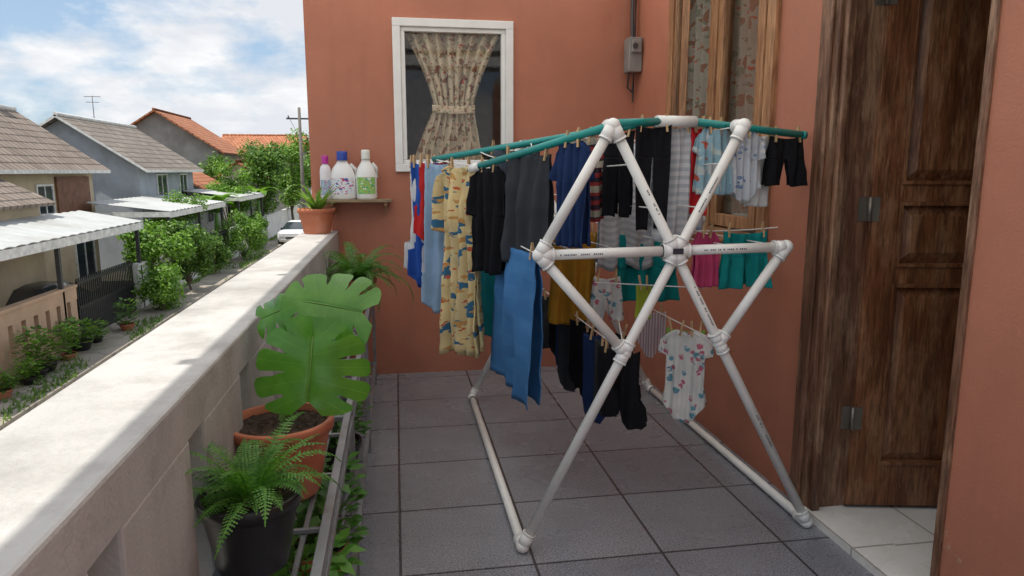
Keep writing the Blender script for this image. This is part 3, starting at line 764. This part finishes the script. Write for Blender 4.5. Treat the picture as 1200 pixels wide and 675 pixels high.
f_bd = fabric('blue_dots', (.60, .64, .70), 'spots', (.15, .25, .45), 40, (.7, .7, .7)); f_yg = fabric('yellow_green', (.42, .50, .06)); f_red2 = fabric('bright_red_cotton', (.60, .03, .04))

dA = (A0 - A1); dB = (B0 - B1); dC = (C1 - C0)
zo = V((0, 0, -.012))
garment('white_shirt', E0 + zo, dB, [hemtee(.17, .62, .04)], f_white, .014, 2, 1)
garment('blue_shirt', E0.lerp(B1, .35) + zo, (.75, -.6, 0), [hemtee(.17, .66, .03)], f_blue, .014, 2, 2)
garment('red_shirt', E0.lerp(B1, .9) + zo, (.8, -.55, 0), [hemtee(.18, .42, .03)], f_red, .014, 2, 3)
garment('light_blue_shirt', B1.lerp(A1, .12) + zo, (.8, -.5, 0), [hemtee(.16, .78, .03)], fabric('powder_blue_cotton', (.35, .50, .68)), .014, 2, 33)
garment('yellow_print_shirt', B1.lerp(A1, .60) + zo + V((.0, -.02, 0)), (.62, -.78, 0), [tee(.26, .92, .05, .30)], f_print, .024, 2.5, 4)
garment('black_shirt', A1.lerp(A0, .08) + zo, dA, [tee(.20, .48, .03, .2)], f_black, .016, 2, 5)
garment('charcoal_towel', A1.lerp(A0, .40) + zo, dA, [rect(.27, .47, .01)], f_char, .016, 3, 6, .014)
garment('navy_tshirt', A1.lerp(A0, .74) + zo, dA, [tee(.17, .42, .02, .14)], f_navy, .014, 2.5, 7)
garment('dark_towel', B1.lerp(B0, .42) + zo, dB, [rect(.30, .55, .01)], fabric('slate_terry', (.07, .085, .11)), .018, 3, 26, .014)
garment('striped_shirt', B1.lerp(B0, .73) + zo, dB, [tee(.17, .36, .03, .12)], f_strr, .012, 2, 8)
def trouser(w, h): return [[(0, -w / 2, w / 2), (h * .3, -w / 2, w / 2)], [(h * .3, -w / 2, -.003), (h, -w / 2 + .01, -.014)], [(h * .3, .003, w / 2), (h * .97, .012, w / 2 - .008)]]
garment('black_leggings', B1.lerp(B0, .865) + zo, dB, trouser(.14, .36), f_black, .010, 2, 9)
garment('black_tights', B1.lerp(B0, .985) + zo, (.9, -.3, 0), trouser(.14, .42), f_black, .010, 2, 10)
garment('striped_towel', B0.lerp(C0, .50) + V((0, .03, -.015)), (1, .1, 0), [rect(.17, .46, .008)], f_strw, .012, 3, 11, .014)
garment('red_shirt', C0 + V((.035, .03, -.015)), dC, [rect(.08, .36, .004)], f_red2, .010, 2, 12)
garment('baby_shirt', C0.lerp(C1, .19) + zo, dC, [tee(.15, .27, .025, .09)], f_lb, .010, 2.5, 13)
garment('baby_bodysuit', C0.lerp(C1, .47) + zo, dC, [onesie(.14, .29)], f_bd, .010, 2, 14)
garment('white_towel', C0.lerp(C1, .66) + zo + V((0, .05, 0)), dC, [rect(.12, .31, .006)], f_white, .012, 2, 15)
garment('black_shorts', C0.lerp(C1, .86) + zo, dC, shorts(.16, .21), f_black, .010, 2, 16)
garment('grey_towel', (1.16, 3.35, 1.645), (1, 0, 0), [rect(.38, .62, .01)], f_strw, .02, 4, 17, .016)
garment('white_towel', (1.45, 3.35, 1.645), (1, 0, 0), [rect(.15, .40, .01)], f_white, .015, 2, 18, .016)
garment('mustard_shirt', (.86, 3.35, 1.205), (1, 0, 0), [rect(.24, .46, .01)], f_must, .018, 3, 19)
garment('teal_towel', (1.24, 3.35, 1.19), (1, 0, 0), [rect(.34, .34, .01)], f_teal2, .018, 3, 20)
garment('pink_shirt', (1.33, 2.86, 1.24), (1, .05, 0), [tee(.12, .24, .015, .08)], f_pink, .012, 2, 21)
garment('teal_shorts', (1.51, 2.86, 1.24), (1, .0, 0), shorts(.20, .25), f_teal2, .012, 2.5, 22)
garment('grey_shirt', (1.30, 3.01, 1.43), (1, 0, 0), [rect(.15, .20, .01)], f_bd, .012, 2, 23)
garment('blue_bath_towel', (.500, 2.99, 1.182), (0.08, -1, 0), [[(0, -.36, .36), (.3, -.355, .345), (.64, -.36, .34)]], f_towel, .013, 3.2, 24, .016, pegat=[-.32, .3])
garment('teal_bath_towel', (.505, 3.75, 1.175), (.04, -1, 0), [rect(.62, .56, .0)], f_teal, .016, 3, 25, .016, pegat=[-.25, .2])
jl = F[7]; bl = B_[7]; random.seed(21)
for i, (tt, hh, mm_, ww) in enumerate(((.10, .30, f_black, .07), (.16, .34, f_char, .07), (.22, .40, f_navy, .08), (.30, .36, f_black, .08), (.38, .34, f_black, .08), (.46, .40, f_char, .08), (.55, .34, f_navy, .08), (.65, .32, f_black, .08), (.75, .32, f_char, .08))):
    garment('hanging_sock', jl.lerp(bl, tt) + V((random.uniform(-.02, .02), 0, -.02)), (.8, -.6, 0), [sock(ww, hh)], mm_, .007, 1.2, 40 + i, .009, pegat=[0])
garment('hanging_sock', (1.0, 2.95, .78), (.9, -.4, 0), [sock(.085, .33)], f_black, .007, 1.2, 60, .009, pegat=[0])
garment('hanging_sock', (.95, 2.72, .76), (.9, -.4, 0), [sock(.08, .34)], f_black, .007, 1.2, 61, .009, pegat=[0])
garment('dotted_shorts', (1.02, 3.30, .985), (1, -.1, 0), shorts(.13, .22), f_baby, .012, 2, 27)
garment('yellow_cloth', (1.12, 3.05, .985), (1, -.4, 0), [rect(.07, .16, .003)], f_yg, .01, 1, 28)
jr = F[8]; br_ = B_[8]
garment('pink_striped_briefs', jr.lerp(br_, .40) + V((0, 0, -.02)), (.85, -.5, 0), [briefs(.15, .24)], f_pks, .008, 2, 29)
garment('baby_bodysuit', jr.lerp(br_, .165) + V((0, 0, -.02)), (.85, -.52, 0), [onesie(.17, .42)], f_baby, .010, 2, 30)
garment('green_cloth', jr.lerp(br_, .155) + V((0, .03, -.018)), (.85, -.52, 0), [rect(.17, .07, .003)], fabric('lime_cotton', (.25, .45, .08)), .006, 2, 32)
pegs.build('clothespins', m_peg)

# ================================================================== OUTSIDE
GZ = -3.0
def asph(name, col, gr_, crack=True):
    m, nt, bb = nodes_of(name); vec = coords(nt)
    c = mixc(nt, ramp(nt, noise(nt, vec, .35, 6, .7), .32, .68), tuple(x * .72 for x in col), tuple(x * 1.2 for x in col))
    c = mixc(nt, .6, c, ramp(nt, noise(nt, vec, 35, 2), .3, .7, (.75, .75, .75), (1.2, 1.2, 1.2)), 'MULTIPLY')
    if crack:
        vo = N(nt, 'ShaderNodeTexVoronoi', Scale=.28, feature='DISTANCE_TO_EDGE')
        nv = nt.nodes.new('ShaderNodeVectorMath'); nv.operation = 'ADD'; nn = N(nt, 'ShaderNodeTexNoise', Scale=1.5, Detail=4); nt.links.new(vec, nn.inputs['Vector'])
        nt.links.new(vec, nv.inputs[0]); nt.links.new(nn.outputs['Color'], nv.inputs[1]); nt.links.new(nv.outputs[0], vo.inputs['Vector'])
        c = mixc(nt, ramp(nt, vo.outputs['Distance'], .004, .02, (.7, .7, .7), (0, 0, 0)), c, tuple(x * .4 for x in col))
        c = mixc(nt, ramp(nt, noise(nt, vec, .8, 6, .75), .56, .66, (0, 0, 0), (.8, .8, .8)), c, gr_)
    nt.links.new(c, bb.inputs['Base Color']); bb.inputs['Roughness'].default_value = .9
    bump(nt, bb, noise(nt, vec, 40, 3), .4, .02); return m
m_road = asph('concrete_road', (.36, .315, .26), (.22, .185, .14)); m_pave = asph('paving', (.37, .32, .26), (.15, .17, .08)); m_ground = asph('ground', (.14, .13, .09), (.07, .11, .04))
b = MB(); b.box(-900, 900, -300, 1500, GZ - .6, GZ); b.build('ground', m_ground)
b = MB(); b.box(-6.9, -1.6, -20, 140, GZ + .001, GZ + .008); b.build('road', m_road)
b = MB(); b.box(-8.25, -6.9, -20, 140, GZ + .001, GZ + .12); b.box(-1.6, -.7, -20, 140, GZ + .001, GZ + .12); b.build('pavement', m_pave, bevel=.02)
b = MB(); random.seed(50)
for i in range(14000):
    y = random.uniform(8, 75); x = random.choice([random.gauss(-7.0, .18), random.gauss(-8.05, .12), random.gauss(-7.3, .3), random.gauss(-1.55, .1)])
    if mnoise.noise(V((x * .9, y * .28, 1))) < .06: continue
    h = random.uniform(.05, .16); a = random.uniform(0, pi); d = V((cos(a), sin(a), 0)) * .03
    p = V((x, y, GZ + (.12 if not -6.9 < x < -1.6 else .008) - .005)); l = V((random.uniform(-.08, .08), random.uniform(-.08, .08), h))
    b.poly([p - d, p + d, p + l])
b.build('grass', leafmat('grass_blade', (.08, .16, .03), (.16, .24, .06)))

m_cream = mat('cream_paint', (.55, .44, .30), .8, .1, 1.5, .1, dirt=(.35, .28, .2), dirt_amt=.5, dscale=.8)
m_bluew = mat('grey_blue_paint', (.36, .39, .43), .8, .1, 1.5, .1, dirt=(.22, .22, .22), dirt_amt=.6, dscale=.8)
m_conc = mat('raw_concrete', (.34, .32, .30), .9, .2, 1, .2, dirt=(.18, .17, .16), dirt_amt=.7, dscale=.6)
m_whw = mat('white_paint_wall', (.66, .65, .62), .8, .1, 1.5, .1, dirt=(.4, .38, .34), dirt_amt=.6, dscale=.8)
m_peach = mat('peach_paint', (.50, .33, .22), .8, .12, 1.5, .1, dirt=(.3, .22, .16), dirt_amt=.5, dscale=.8)
m_brownp = mat('brown_panel', (.20, .09, .05), .7)
m_roofg = roof_mat('grey_tile_roof', (.23, .19, .16), (.31, .265, .225)); m_roofb = roof_mat('brown_tile_roof', (.235, .185, .15), (.31, .25, .21))
m_roofo = roof_mat('orange_tile_roof', (.42, .15, .07), (.52, .21, .10)); m_roofox = roof_mat('orange_tile_roof_x', (.42, .15, .07), (.52, .21, .10), 'x')
m_sheet = mat('white_sheet_roof', (.48, .49, .48), .5, .08, 1.5, .1, dirt=(.30, .28, .25), dirt_amt=.7, dscale=.7)
m_wing = mat('dark_window_glass', (.03, .04, .05), .08, .2, 1, 0)
m_fascia = mat('white_fascia', (.7, .69, .66), .6)
m_gate = mat('black_gate_paint', (.02, .02, .022), .5)

def win(b_fr, b_gl, face, a, z, w, h, pos):
    t = .07
    def bx(M_, a0, a1, z0, z1, d0, d1):
        if face == 'x': M_.box(pos + d0, pos + d1, a0, a1, z0, z1)
        else: M_.box(a0, a1, pos - d1, pos - d0, z0, z1)
    bx(b_fr, a - w / 2 - t, a + w / 2 + t, z - t, z, .003, .07); bx(b_fr, a - w / 2 - t, a + w / 2 + t, z + h, z + h + t, .003, .07)
    bx(b_fr, a - w / 2 - t, a - w / 2, z, z + h, .003, .06); bx(b_fr, a + w / 2, a + w / 2 + t, z, z + h, .003, .06)
    bx(b_fr, a - .025, a + .025, z, z + h, .022, .05)
    bx(b_gl, a - w / 2, a + w / 2, z, z + h, .003, .02)
def house(name, x0, x1, y0, y1, ze, zr, wall, roof, wins=(), axis='y', ov=.5, ridge=None):
    g = group(name)
    b = MB(); b.box(x0, x1, y0, y1, GZ, ze)
    if axis == 'y':
        xm = (x0 + x1) / 2 if ridge is None else ridge
        for yy in (y0, y1): b.poly([(x0, yy, ze), (x1, yy, ze), (xm, yy, zr)][::1 if yy == y0 else -1])
    else:
        ymid = (y0 + y1) / 2
        for xx in (x0, x1): b.poly([(xx, y0, ze), (xx, y1, ze), (xx, ymid, zr)])
    b.build('walls', wall, g)
    b = MB(); t = .12; fb = MB()
    def slab(p):
        up = V((0, 0, t)); top = [q + up for q in p]
        b.poly(top); b.poly(p[::-1])
        for k in range(4): fb.poly([p[k], p[(k + 1) % 4], top[(k + 1) % 4], top[k]])
    if axis == 'y':
        for xe in (x0, x1):
            sl = (zr - ze) / abs(xm - xe); xe2 = xe + (ov if xe == x1 else -ov); z2 = zr - abs(xe2 - xm) * sl
            slab([V((xm, y0 - ov, zr + .02)), V((xm, y1 + ov, zr + .02)), V((xe2, y1 + ov, z2 + .02)), V((xe2, y0 - ov, z2 + .02))])
        fb.cyl((xm, y0 - ov, zr + .16), (xm, y1 + ov, zr + .16), .1, n=8)
    else:
        for ye in (y0, y1):
            sl = (zr - ze) / abs(ymid - ye); ye2 = ye + (ov if ye == y1 else -ov); z2 = zr - abs(ye2 - ymid) * sl
            slab([V((x0 - ov, ymid, zr + .02)), V((x1 + ov, ymid, zr + .02)), V((x1 + ov, ye2, z2 + .02)), V((x0 - ov, ye2, z2 + .02))])
        fb.cyl((x0 - ov, ymid, zr + .16), (x1 + ov, ymid, zr + .16), .1, n=8)
    b.build('roof', roof, g); fb.build('roof_edges', m_fascia if roof not in (m_roofo, m_roofox) else m_roofo, g)
    if wins:
        a = MB(); c = MB()
        for w_ in wins: win(a, c, *w_)
        a.build('window_frames', m_fascia, g); c.build('window_panes', m_wing, g)
    return g
def carport(name, x0, x1, y0, y1, z, sheet=m_sheet):
    g = group(name); b = MB()
    def fn(u, v):
        return (x0 + (x1 - x0) * v, y0 + (y1 - y0) * u, z + .35 * (1 - v) + .03 * abs(sin(u * (y1 - y0) * pi / .5)))
    b.grid(fn, int((y1 - y0) * 8), 2, 0, None, False); b.build('sheet', sheet, g, solid=.02)
    b = MB(); b.box(x1 - .06, x1 + .02, y0, y1, z - .22, z - .01); b.box(x0, x1 - .06, y0, y0 + .06, z - .2, z - .01); b.box(x0, x1 - .06, y1 - .06, y1, z - .2, z - .01); b.build('fascia', m_fascia, g)
    b = MB()
    for yy in (y0 + .1, (y0 + y1) / 2, y1 - .2): b.box(x1 - .2, x1 - .1, yy, yy + .1, GZ, z - .221)
    b.build('posts', m_dark, g)
def fence_wall(name, x, y0, y1, h, m, slots_=True, th=.15):
    b = MB()
    if slots_:
        b.box(x - th, x, y0, y1, GZ, GZ + h * .35); b.box(x - th, x, y0, y1, GZ + h * .8, GZ + h); yy = y0
        b.box(x - th - .03, x + .03, y0, y1, GZ + h, GZ + h + .07)
        while yy < y1:
            b.box(x - th, x, yy, min(y1, yy + .35), GZ + h * .35, GZ + h * .8); yy += .55
    else: b.box(x - th, x, y0, y1, GZ, GZ + h); b.box(x - th - .03, x + .03, y0, y1, GZ + h, GZ + h + .07)
    b.build(name, m)
def gate(name, x, y0, y1, h):
    b = MB(); b.box(x - .05, x, y0, y1, GZ + .15, GZ + .22); b.box(x - .05, x, y0, y1, GZ + h - .08, GZ + h); b.box(x - .05, x, y0, y1, GZ + h * .55, GZ + h * .6)
    b.box(x - .035, x - .02, y0, y1, GZ + .22, GZ + h * .55)
    yy = y0
    while yy < y1: b.box(x - .04, x - .01, yy, yy + .03, GZ + .15, GZ + h + .08); yy += .13
    b.build(name, m_gate)

gh = house('cream_house', -17.5, -11.5, 18, 29.5, 1.75, 3.65, m_cream, m_roofb, [('x', 21.3, -.1, .9, 1.1, -11.5), ('x', 25.6, .1, 1.0, .9, -11.5), ('x', 28.2, -2.4, 1.5, 1.6, -11.5), ('x', 20, -2.6, 1.6, 1.7, -11.5)], ridge=-14.2)
b = MB(); b.box(-11.5, -11.42, 26.4, 29.0, -.1, 1.3); b.build('brown_wall_panel', m_brownp, gh)
b = MB(); b.grid(lambda u, v: (-11.45 + 1.75 * v, 14 + 8.2 * u, 1.42 - .85 * v), 8, 2, 0, None, False); b.build('lean_to_roof', m_roofb, gh, solid=.1)
b = MB(); b.box(-11.4, -10.0, 14.3, 21.9, GZ, .62); b.build('porch_wall', m_cream, gh)
b = MB(); b.box(-14.8, -14.2, 28.3, 28.9, 3.5, 4.5); b.box(-14.87, -14.13, 28.23, 28.97, 4.5, 4.6); b.build('chimney', m_brownp, gh)
carport('carport', -9.95, -8.1, 13.0, 24.3, -.12)
fence_wall('peach_fence_wall', -8.2, 13.5, 19.4, 1.55, m_peach)
gate('black_gate', -8.25, 19.6, 23.6, 1.65)
fence_wall('white_fence_wall', -8.2, 23.8, 31, 1.5, m_whw, False)
house('grey_blue_house', -17.4, -11.3, 34, 42.5, 1.75, 3.75, m_bluew, m_roofg, [('y', -13.9, .5, 1.0, 1.0, 34), ('x', 37, .2, 1.4, 1.1, -11.3), ('x', 40.5, .2, 1.2, 1.1, -11.3), ('x', 38, -2.2, 2, 1.6, -11.3)], ridge=-14.3)
carport('carport', -11.2, -8.3, 28, 36.5, .0)
gate('black_gate', -8.25, 33.2, 36.6, 1.6); fence_wall('white_fence_wall', -8.2, 36.8, 46, 1.6, m_whw, True)
carport('carport', -11.2, -8.3, 40, 47, .1)
house('low_house', -16, -11.4, 44, 49, .6, 1.9, m_whw, m_roofo, [('x', 46, -1.6, 1.4, 1.2, -11.4)])
house('concrete_house', -20.5, -12.5, 54, 62, 3.0, 5.6, m_conc, m_roofo, [('y', -16.5, 1.0, 1.2, 1.2, 54), ('x', 57, .6, 1.4, 1.2, -12.5), ('x', 60, .6, 1.2, 1.2, -12.5)])
house('orange_roof_house', -15, -8.5, 64, 74, 2.6, 4.6, m_conc, m_roofox, [('y', -11, .6, 1.6, 1.3, 64)], axis='x')
house('white_house', -11.5, -9.2, 50, 53, 1.2, 2.0, m_whw, m_roofo, [('x', 51.5, -.4, 1.0, 1.1, -9.2), ('y', -10.3, -.4, .9, 1.1, 50)])
fence_wall('white_fence_wall', -8.2, 47, 62, 1.6, m_whw, False)
fence_wall('white_fence_wall', -8.2, 62.5, 80, 1.6, m_conc, False)
house('back_row_house', -32, -24, 30, 42, 2.2, 4.2, m_whw, m_roofg); house('back_row_house', -33, -25, 46, 58, 2.0, 4.2, m_cream, m_roofo)
house('far_house', -14, -7, 82, 92, 1.4, 3.6, m_whw, m_roofo); house('far_house', -6, 0, 100, 108, 1.6, 3.6, m_cream, m_roofg, axis='x'); house('far_house', -28, -18, 78, 90, 1.8, 4.2, m_bluew, m_roofo)
def antenna(name, x, y, z, h):
    b = MB(); b.cyl((x, y, z), (x, y, z + h), .02, n=6)
    for k, zz in enumerate((h * .98, h * .85)): b.box(x - .4 + k * .08, x + .4 - k * .08, y - .012, y + .012, z + zz - .012, z + zz + .012)
    b.build(name, m_dark)
antenna('roof_antenna', -15.6, 41, 3.2, 2.2)

m_bark = mat('bark', (.12, .09, .065), .95, .3, 6, .6, 20)
m_l1 = leafmat('street_leaf', (.04, .11, .015), (.17, .30, .04), 1.2); m_l2 = leafmat('hedge_leaf', (.07, .18, .02), (.22, .38, .045), 1.2); m_l3 = leafmat('far_leaf', (.035, .08, .02), (.09, .15, .035), .5)
def tree(name, x, y, h, cr, m, seed, n=4500, ls=.14, trunk=.3, zbase=GZ, sq=1.0, clumps=14):
    rnd = random.Random(seed); g = group(name, (x, y, zbase)); b = MB(); lb = MB()
    th = h * trunk
    b.tube([(0, 0, 0), (.05, .03, th * .5), (0, 0, th), (.05, 0, h * .75)], [.05 * h / 3, .04 * h / 3, .033 * h / 3, .01], 8)
    cz = th + (h - th) * .5; rz = (h - th) * .5
    cl = []
    for i in range(clumps):
        while True:
            q = V((rnd.uniform(-1, 1), rnd.uniform(-1, 1), rnd.uniform(-1, 1)))
            if .25 < q.length < .8: break
        c = V((q.x * cr, q.y * cr * sq, cz + q.z * rz)); r = rnd.uniform(.28, .5) * min(cr, rz * 1.3); cl.append((c, r))
        b.tube([V((0, 0, th * .8)), V((c.x * .4, c.y * .4, th * .8 + (c.z - th * .8) * .6)), c], [.02 * h / 3, .012 * h / 3, .004], 5)
    for i in range(n):
        c, r = cl[rnd.randrange(len(cl))]
        d = V((rnd.gauss(0, 1), rnd.gauss(0, 1), rnd.gauss(0, 1))).normalized(); p = c + d * r * (rnd.random() ** .45) * rnd.uniform(.8, 1.15)
        if p.z < .05: continue
        a = V((rnd.gauss(0, 1), rnd.gauss(0, 1), rnd.gauss(0, .6))).normalized(); nn = (d + V((rnd.gauss(0, .6), rnd.gauss(0, .6), rnd.gauss(.5, .5)))).normalized()
        s1 = a.cross(nn)
        if s1.length < .05: continue
        s1.normalize(); s2 = nn.cross(s1); l = ls * rnd.uniform(.6, 1.3)
        lb.poly([p - s2 * l * .5, p + s1 * l * .26, p + s2 * l * .5, p - s1 * l * .26])
    b.build('trunk', m_bark, g); lb.build('foliage', m, g)
tree('street_shrub', -7.95, 25.0, 3.2, 1.15, m_l2, 1, 6500, .14, .10); tree('street_shrub', -7.7, 27.4, 3.4, 1.25, m_l1, 2, 6500, .14, .10)
tree('street_shrub', -7.4, 23.4, 1.9, .95, m_l2, 3, 4500, .12, .05); tree('street_shrub', -8.9, 29.5, 3.3, 1.2, m_l2, 17, 4500, .14, .12)
tree('street_shrub', -7.8, 31.5, 2.0, .8, m_l1, 41, 3500, .13, .08); tree('street_shrub', -9.2, 32.5, 3.8, 1.2, m_l2, 42, 4500, .15, .15)
tree('hedge', -7.7, 37.0, 2.7, 1.1, m_l2, 4, 5500, .13, .05, sq=1.5, clumps=22); tree('hedge', -7.8, 41.5, 2.4, .9, m_l1, 43, 4500, .14, .05, sq=1.5, clumps=18)
tree('street_tree', -9.0, 50, 7.2, 2.1, m_l1, 5, 8000, .22, .2); tree('street_tree', -7.9, 56, 8.0, 2.2, m_l2, 6, 7000, .24, .2); tree('street_tree', -9.8, 44, 5.0, 1.6, m_l2, 7, 5500, .18, .2)
tree('street_tree', -6.6, 66, 6.9, 2.4, m_l1, 8, 5000, .27, .2); tree('street_tree', -19.5, 48, 7.6, 2.0, m_l1, 9, 4500, .25, .3); tree('street_tree', -20, 33, 6.8, 2.0, m_l1, 10, 4000, .2, .3); tree('street_tree', -12.5, 52, 6.6, 1.7, m_l1, 45, 4500, .22, .3)
tree('street_shrub', -1.0, 24, 3.0, 1.1, m_l1, 18, 4000, .14, .1); tree('street_shrub', -1.2, 31, 3.6, 1.3, m_l2, 19, 4500, .15, .15)
def palm(x, y, h, seed):
    g = group('banana_palm', (x, y, GZ)); b = MB(); random.seed(seed); b.tube([(0, 0, 0), (.05, 0, h)], [.16, .09], 8); b.build('stem', m_stem, g); b = MB()
    for i in range(12):
        az = i * 2.4; p = V((.05, 0, h)); e = random.uniform(.9, 1.4); pts = []
        for k in range(9):
            pts.append(p.copy()); p = p + V((cos(az) * cos(e), sin(az) * cos(e), sin(e))) * .27; e -= .24
        sd = V((-sin(az), cos(az), .0))
        for k in range(8):
            w0 = .28 * sin(pi * (k + .2) / 8.6); w1 = .28 * sin(pi * (k + 1.2) / 8.6) if k < 7 else .01
            b.poly([pts[k], pts[k] + sd * w0, pts[k + 1] + sd * w1, pts[k + 1]], 0, True); b.poly([pts[k + 1], pts[k + 1] - sd * w1, pts[k] - sd * w0, pts[k]], 0, True)
    b.build('leaves', m_l2, g)
palm(-9.3, 38.6, 2.3, 5); palm(-8.9, 48, 2.6, 6)
b = MB(); rnd = random.Random(77)
for i in range(170):
    x = rnd.uniform(-150, 30); y = rnd.uniform(110, 190); h = rnd.uniform(6, 10.5)
    for k in range(130):
        d = V((rnd.gauss(0, 1), rnd.gauss(0, 1), rnd.gauss(0, 1))).normalized() * rnd.random() ** .4
        p = V((x + d.x * 4, y + d.y * 3, GZ + h * .55 + d.z * h * .45)); l = rnd.uniform(.5, 1.0); a = rnd.uniform(0, pi)
        s1 = V((cos(a), sin(a) * .5, rnd.uniform(-.5, .5))) * l; s2 = V((rnd.uniform(-.4, .4), .2, 1)) * l * .6
        b.poly([p - s1, p - s2, p + s1, p + s2])
b.build('distant_trees', m_l3)
for i, (x, y, s_) in enumerate(((-7.7, 14.6, 1.1), (-7.65, 15.5, .9), (-7.75, 16.5, 1.4), (-7.7, 17.5, 1.0), (-7.8, 18.4, 1.6), (-7.75, 19.2, .9), (-7.5, 20.6, 1.2), (-7.7, 16.0, 1.2))):
    g = bushy('street_potted_plant', (x, y, GZ + .12), .20 + .05 * (i % 3), .30 + .12 * (i % 4), 80 + i, m_l2 if i % 2 else m_l1, m_terra if i % 3 == 0 else m_black, .13, 150, .17); g.scale = (s_, s_, s_)

gp = group('utility_pole'); px_ = -4.75; b = MB(); b.cyl((px_, 38, GZ), (px_, 38, 4.7), .11, .07, n=12); b.build('pole', mat('weathered_pole', (.16, .14, .125), .9), gp)
b = MB(); b.box(px_ - .65, px_ + .65, 37.96, 38.04, 4.1, 4.18)
for x in (-.55, 0, .55): b.cyl((px_ + x, 38, 4.18), (px_ + x, 38, 4.3), .03, n=8)
b.build('crossarm', m_dark, gp)
b = MB()
for x in (-.55, .55):
    pts = [V((px_ + x - k * .3, 38 + k * 3.5, 4.28 - .9 * (k / 10) * (1 - k / 10) * 2)) for k in range(11)]; b.tube(pts, .014, 4)
b.build('power_lines', m_dark, gp)

def car(name, loc_, rz, col):
    g = group(name, loc_, (0, 0, rz)); mt = mat(name + '_paint', col, .25, .04, 3, 0)
    st = [(-2.05, .42, .78, .80, .70, .60), (-1.98, .30, .86, .88, .80, .62), (-1.3, .24, .92, .95, .86, .66), (-1.15, .24, .93, .98, .86, .66), (-.55, .24, .93, 1.40, .87, .62), (.1, .24, .93, 1.46, .87, .62), (.9, .24, .94, 1.42, .87, .62), (1.55, .24, .96, 1.12, .86, .64), (1.75, .26, .96, .99, .85, .64), (2.02, .32, .90, .93, .80, .6), (2.08, .42, .8, .82, .7, .58)]
    b = MB(); rings = []
    for (x, zb_, zs, zt_, hw, ht) in st:
        half = [(0, zb_), (hw * .85, zb_), (hw, zb_ + .15), (hw, (zb_ + zs) / 2), (hw * .97, zs), (ht + (.0 if zt_ > 1.2 else .12), zt_ - .03), (ht * .8, zt_), (0, zt_)]
        ring = [(y, z) for y, z in half] + [(-y, z) for y, z in half[-2:0:-1]]
        rings.append([(x, y, z) for y, z in ring])
    n_ = len(rings[0]); base = len(b.v)
    for r in rings: b.v += r
    for i in range(len(rings) - 1):
        for j in range(n_):
            k = (j + 1) % n_
            glass = (3 <= i <= 7 and j in (4, 9)) or (i in (3, 6) and j in (5, 6, 7, 8))
            b.face([base + i * n_ + j, base + (i + 1) * n_ + j, base + (i + 1) * n_ + k, base + i * n_ + k], 1 if glass else 0, True)
    b.face([base + j for j in range(n_)], 0); b.face([base + (len(rings) - 1) * n_ + j for j in range(n_)][::-1], 0)
    b.build('body', [mt, m_wing], g)
    b = MB()
    for x in (-1.3, 1.32):
        for s_ in (-1, 1): b.cyl((x, s_ * .70, .32), (x, s_ * .90, .32), .32, n=20, mi=0); b.cyl((x, s_ * .88, .32), (x, s_ * .915, .32), .19, n=12, mi=1)
    b.build('wheels', [m_black, m_steel], g)
    b = MB()
    for s_ in (-1, 1): b.box(-2.08, -1.96, s_ * .55 - .14, s_ * .55 + .14, .62, .76); b.box(-.75, -.6, s_ * .9 - .06, s_ * .9 + .06, .92, 1.05, 1)
    b.box(-2.09, -2.0, -.3, .3, .5, .6, 1); b.build('lights', [mat(name + '_lamp', (.7, .7, .7), .1, .02, 3, 0), m_black], g)
car('parked_car', (-6.0, 45.5, GZ), radians(82), (.70, .70, .71)); car('parked_sedan', (-9.9, 20.6, GZ), radians(90), (.03, .035, .045))
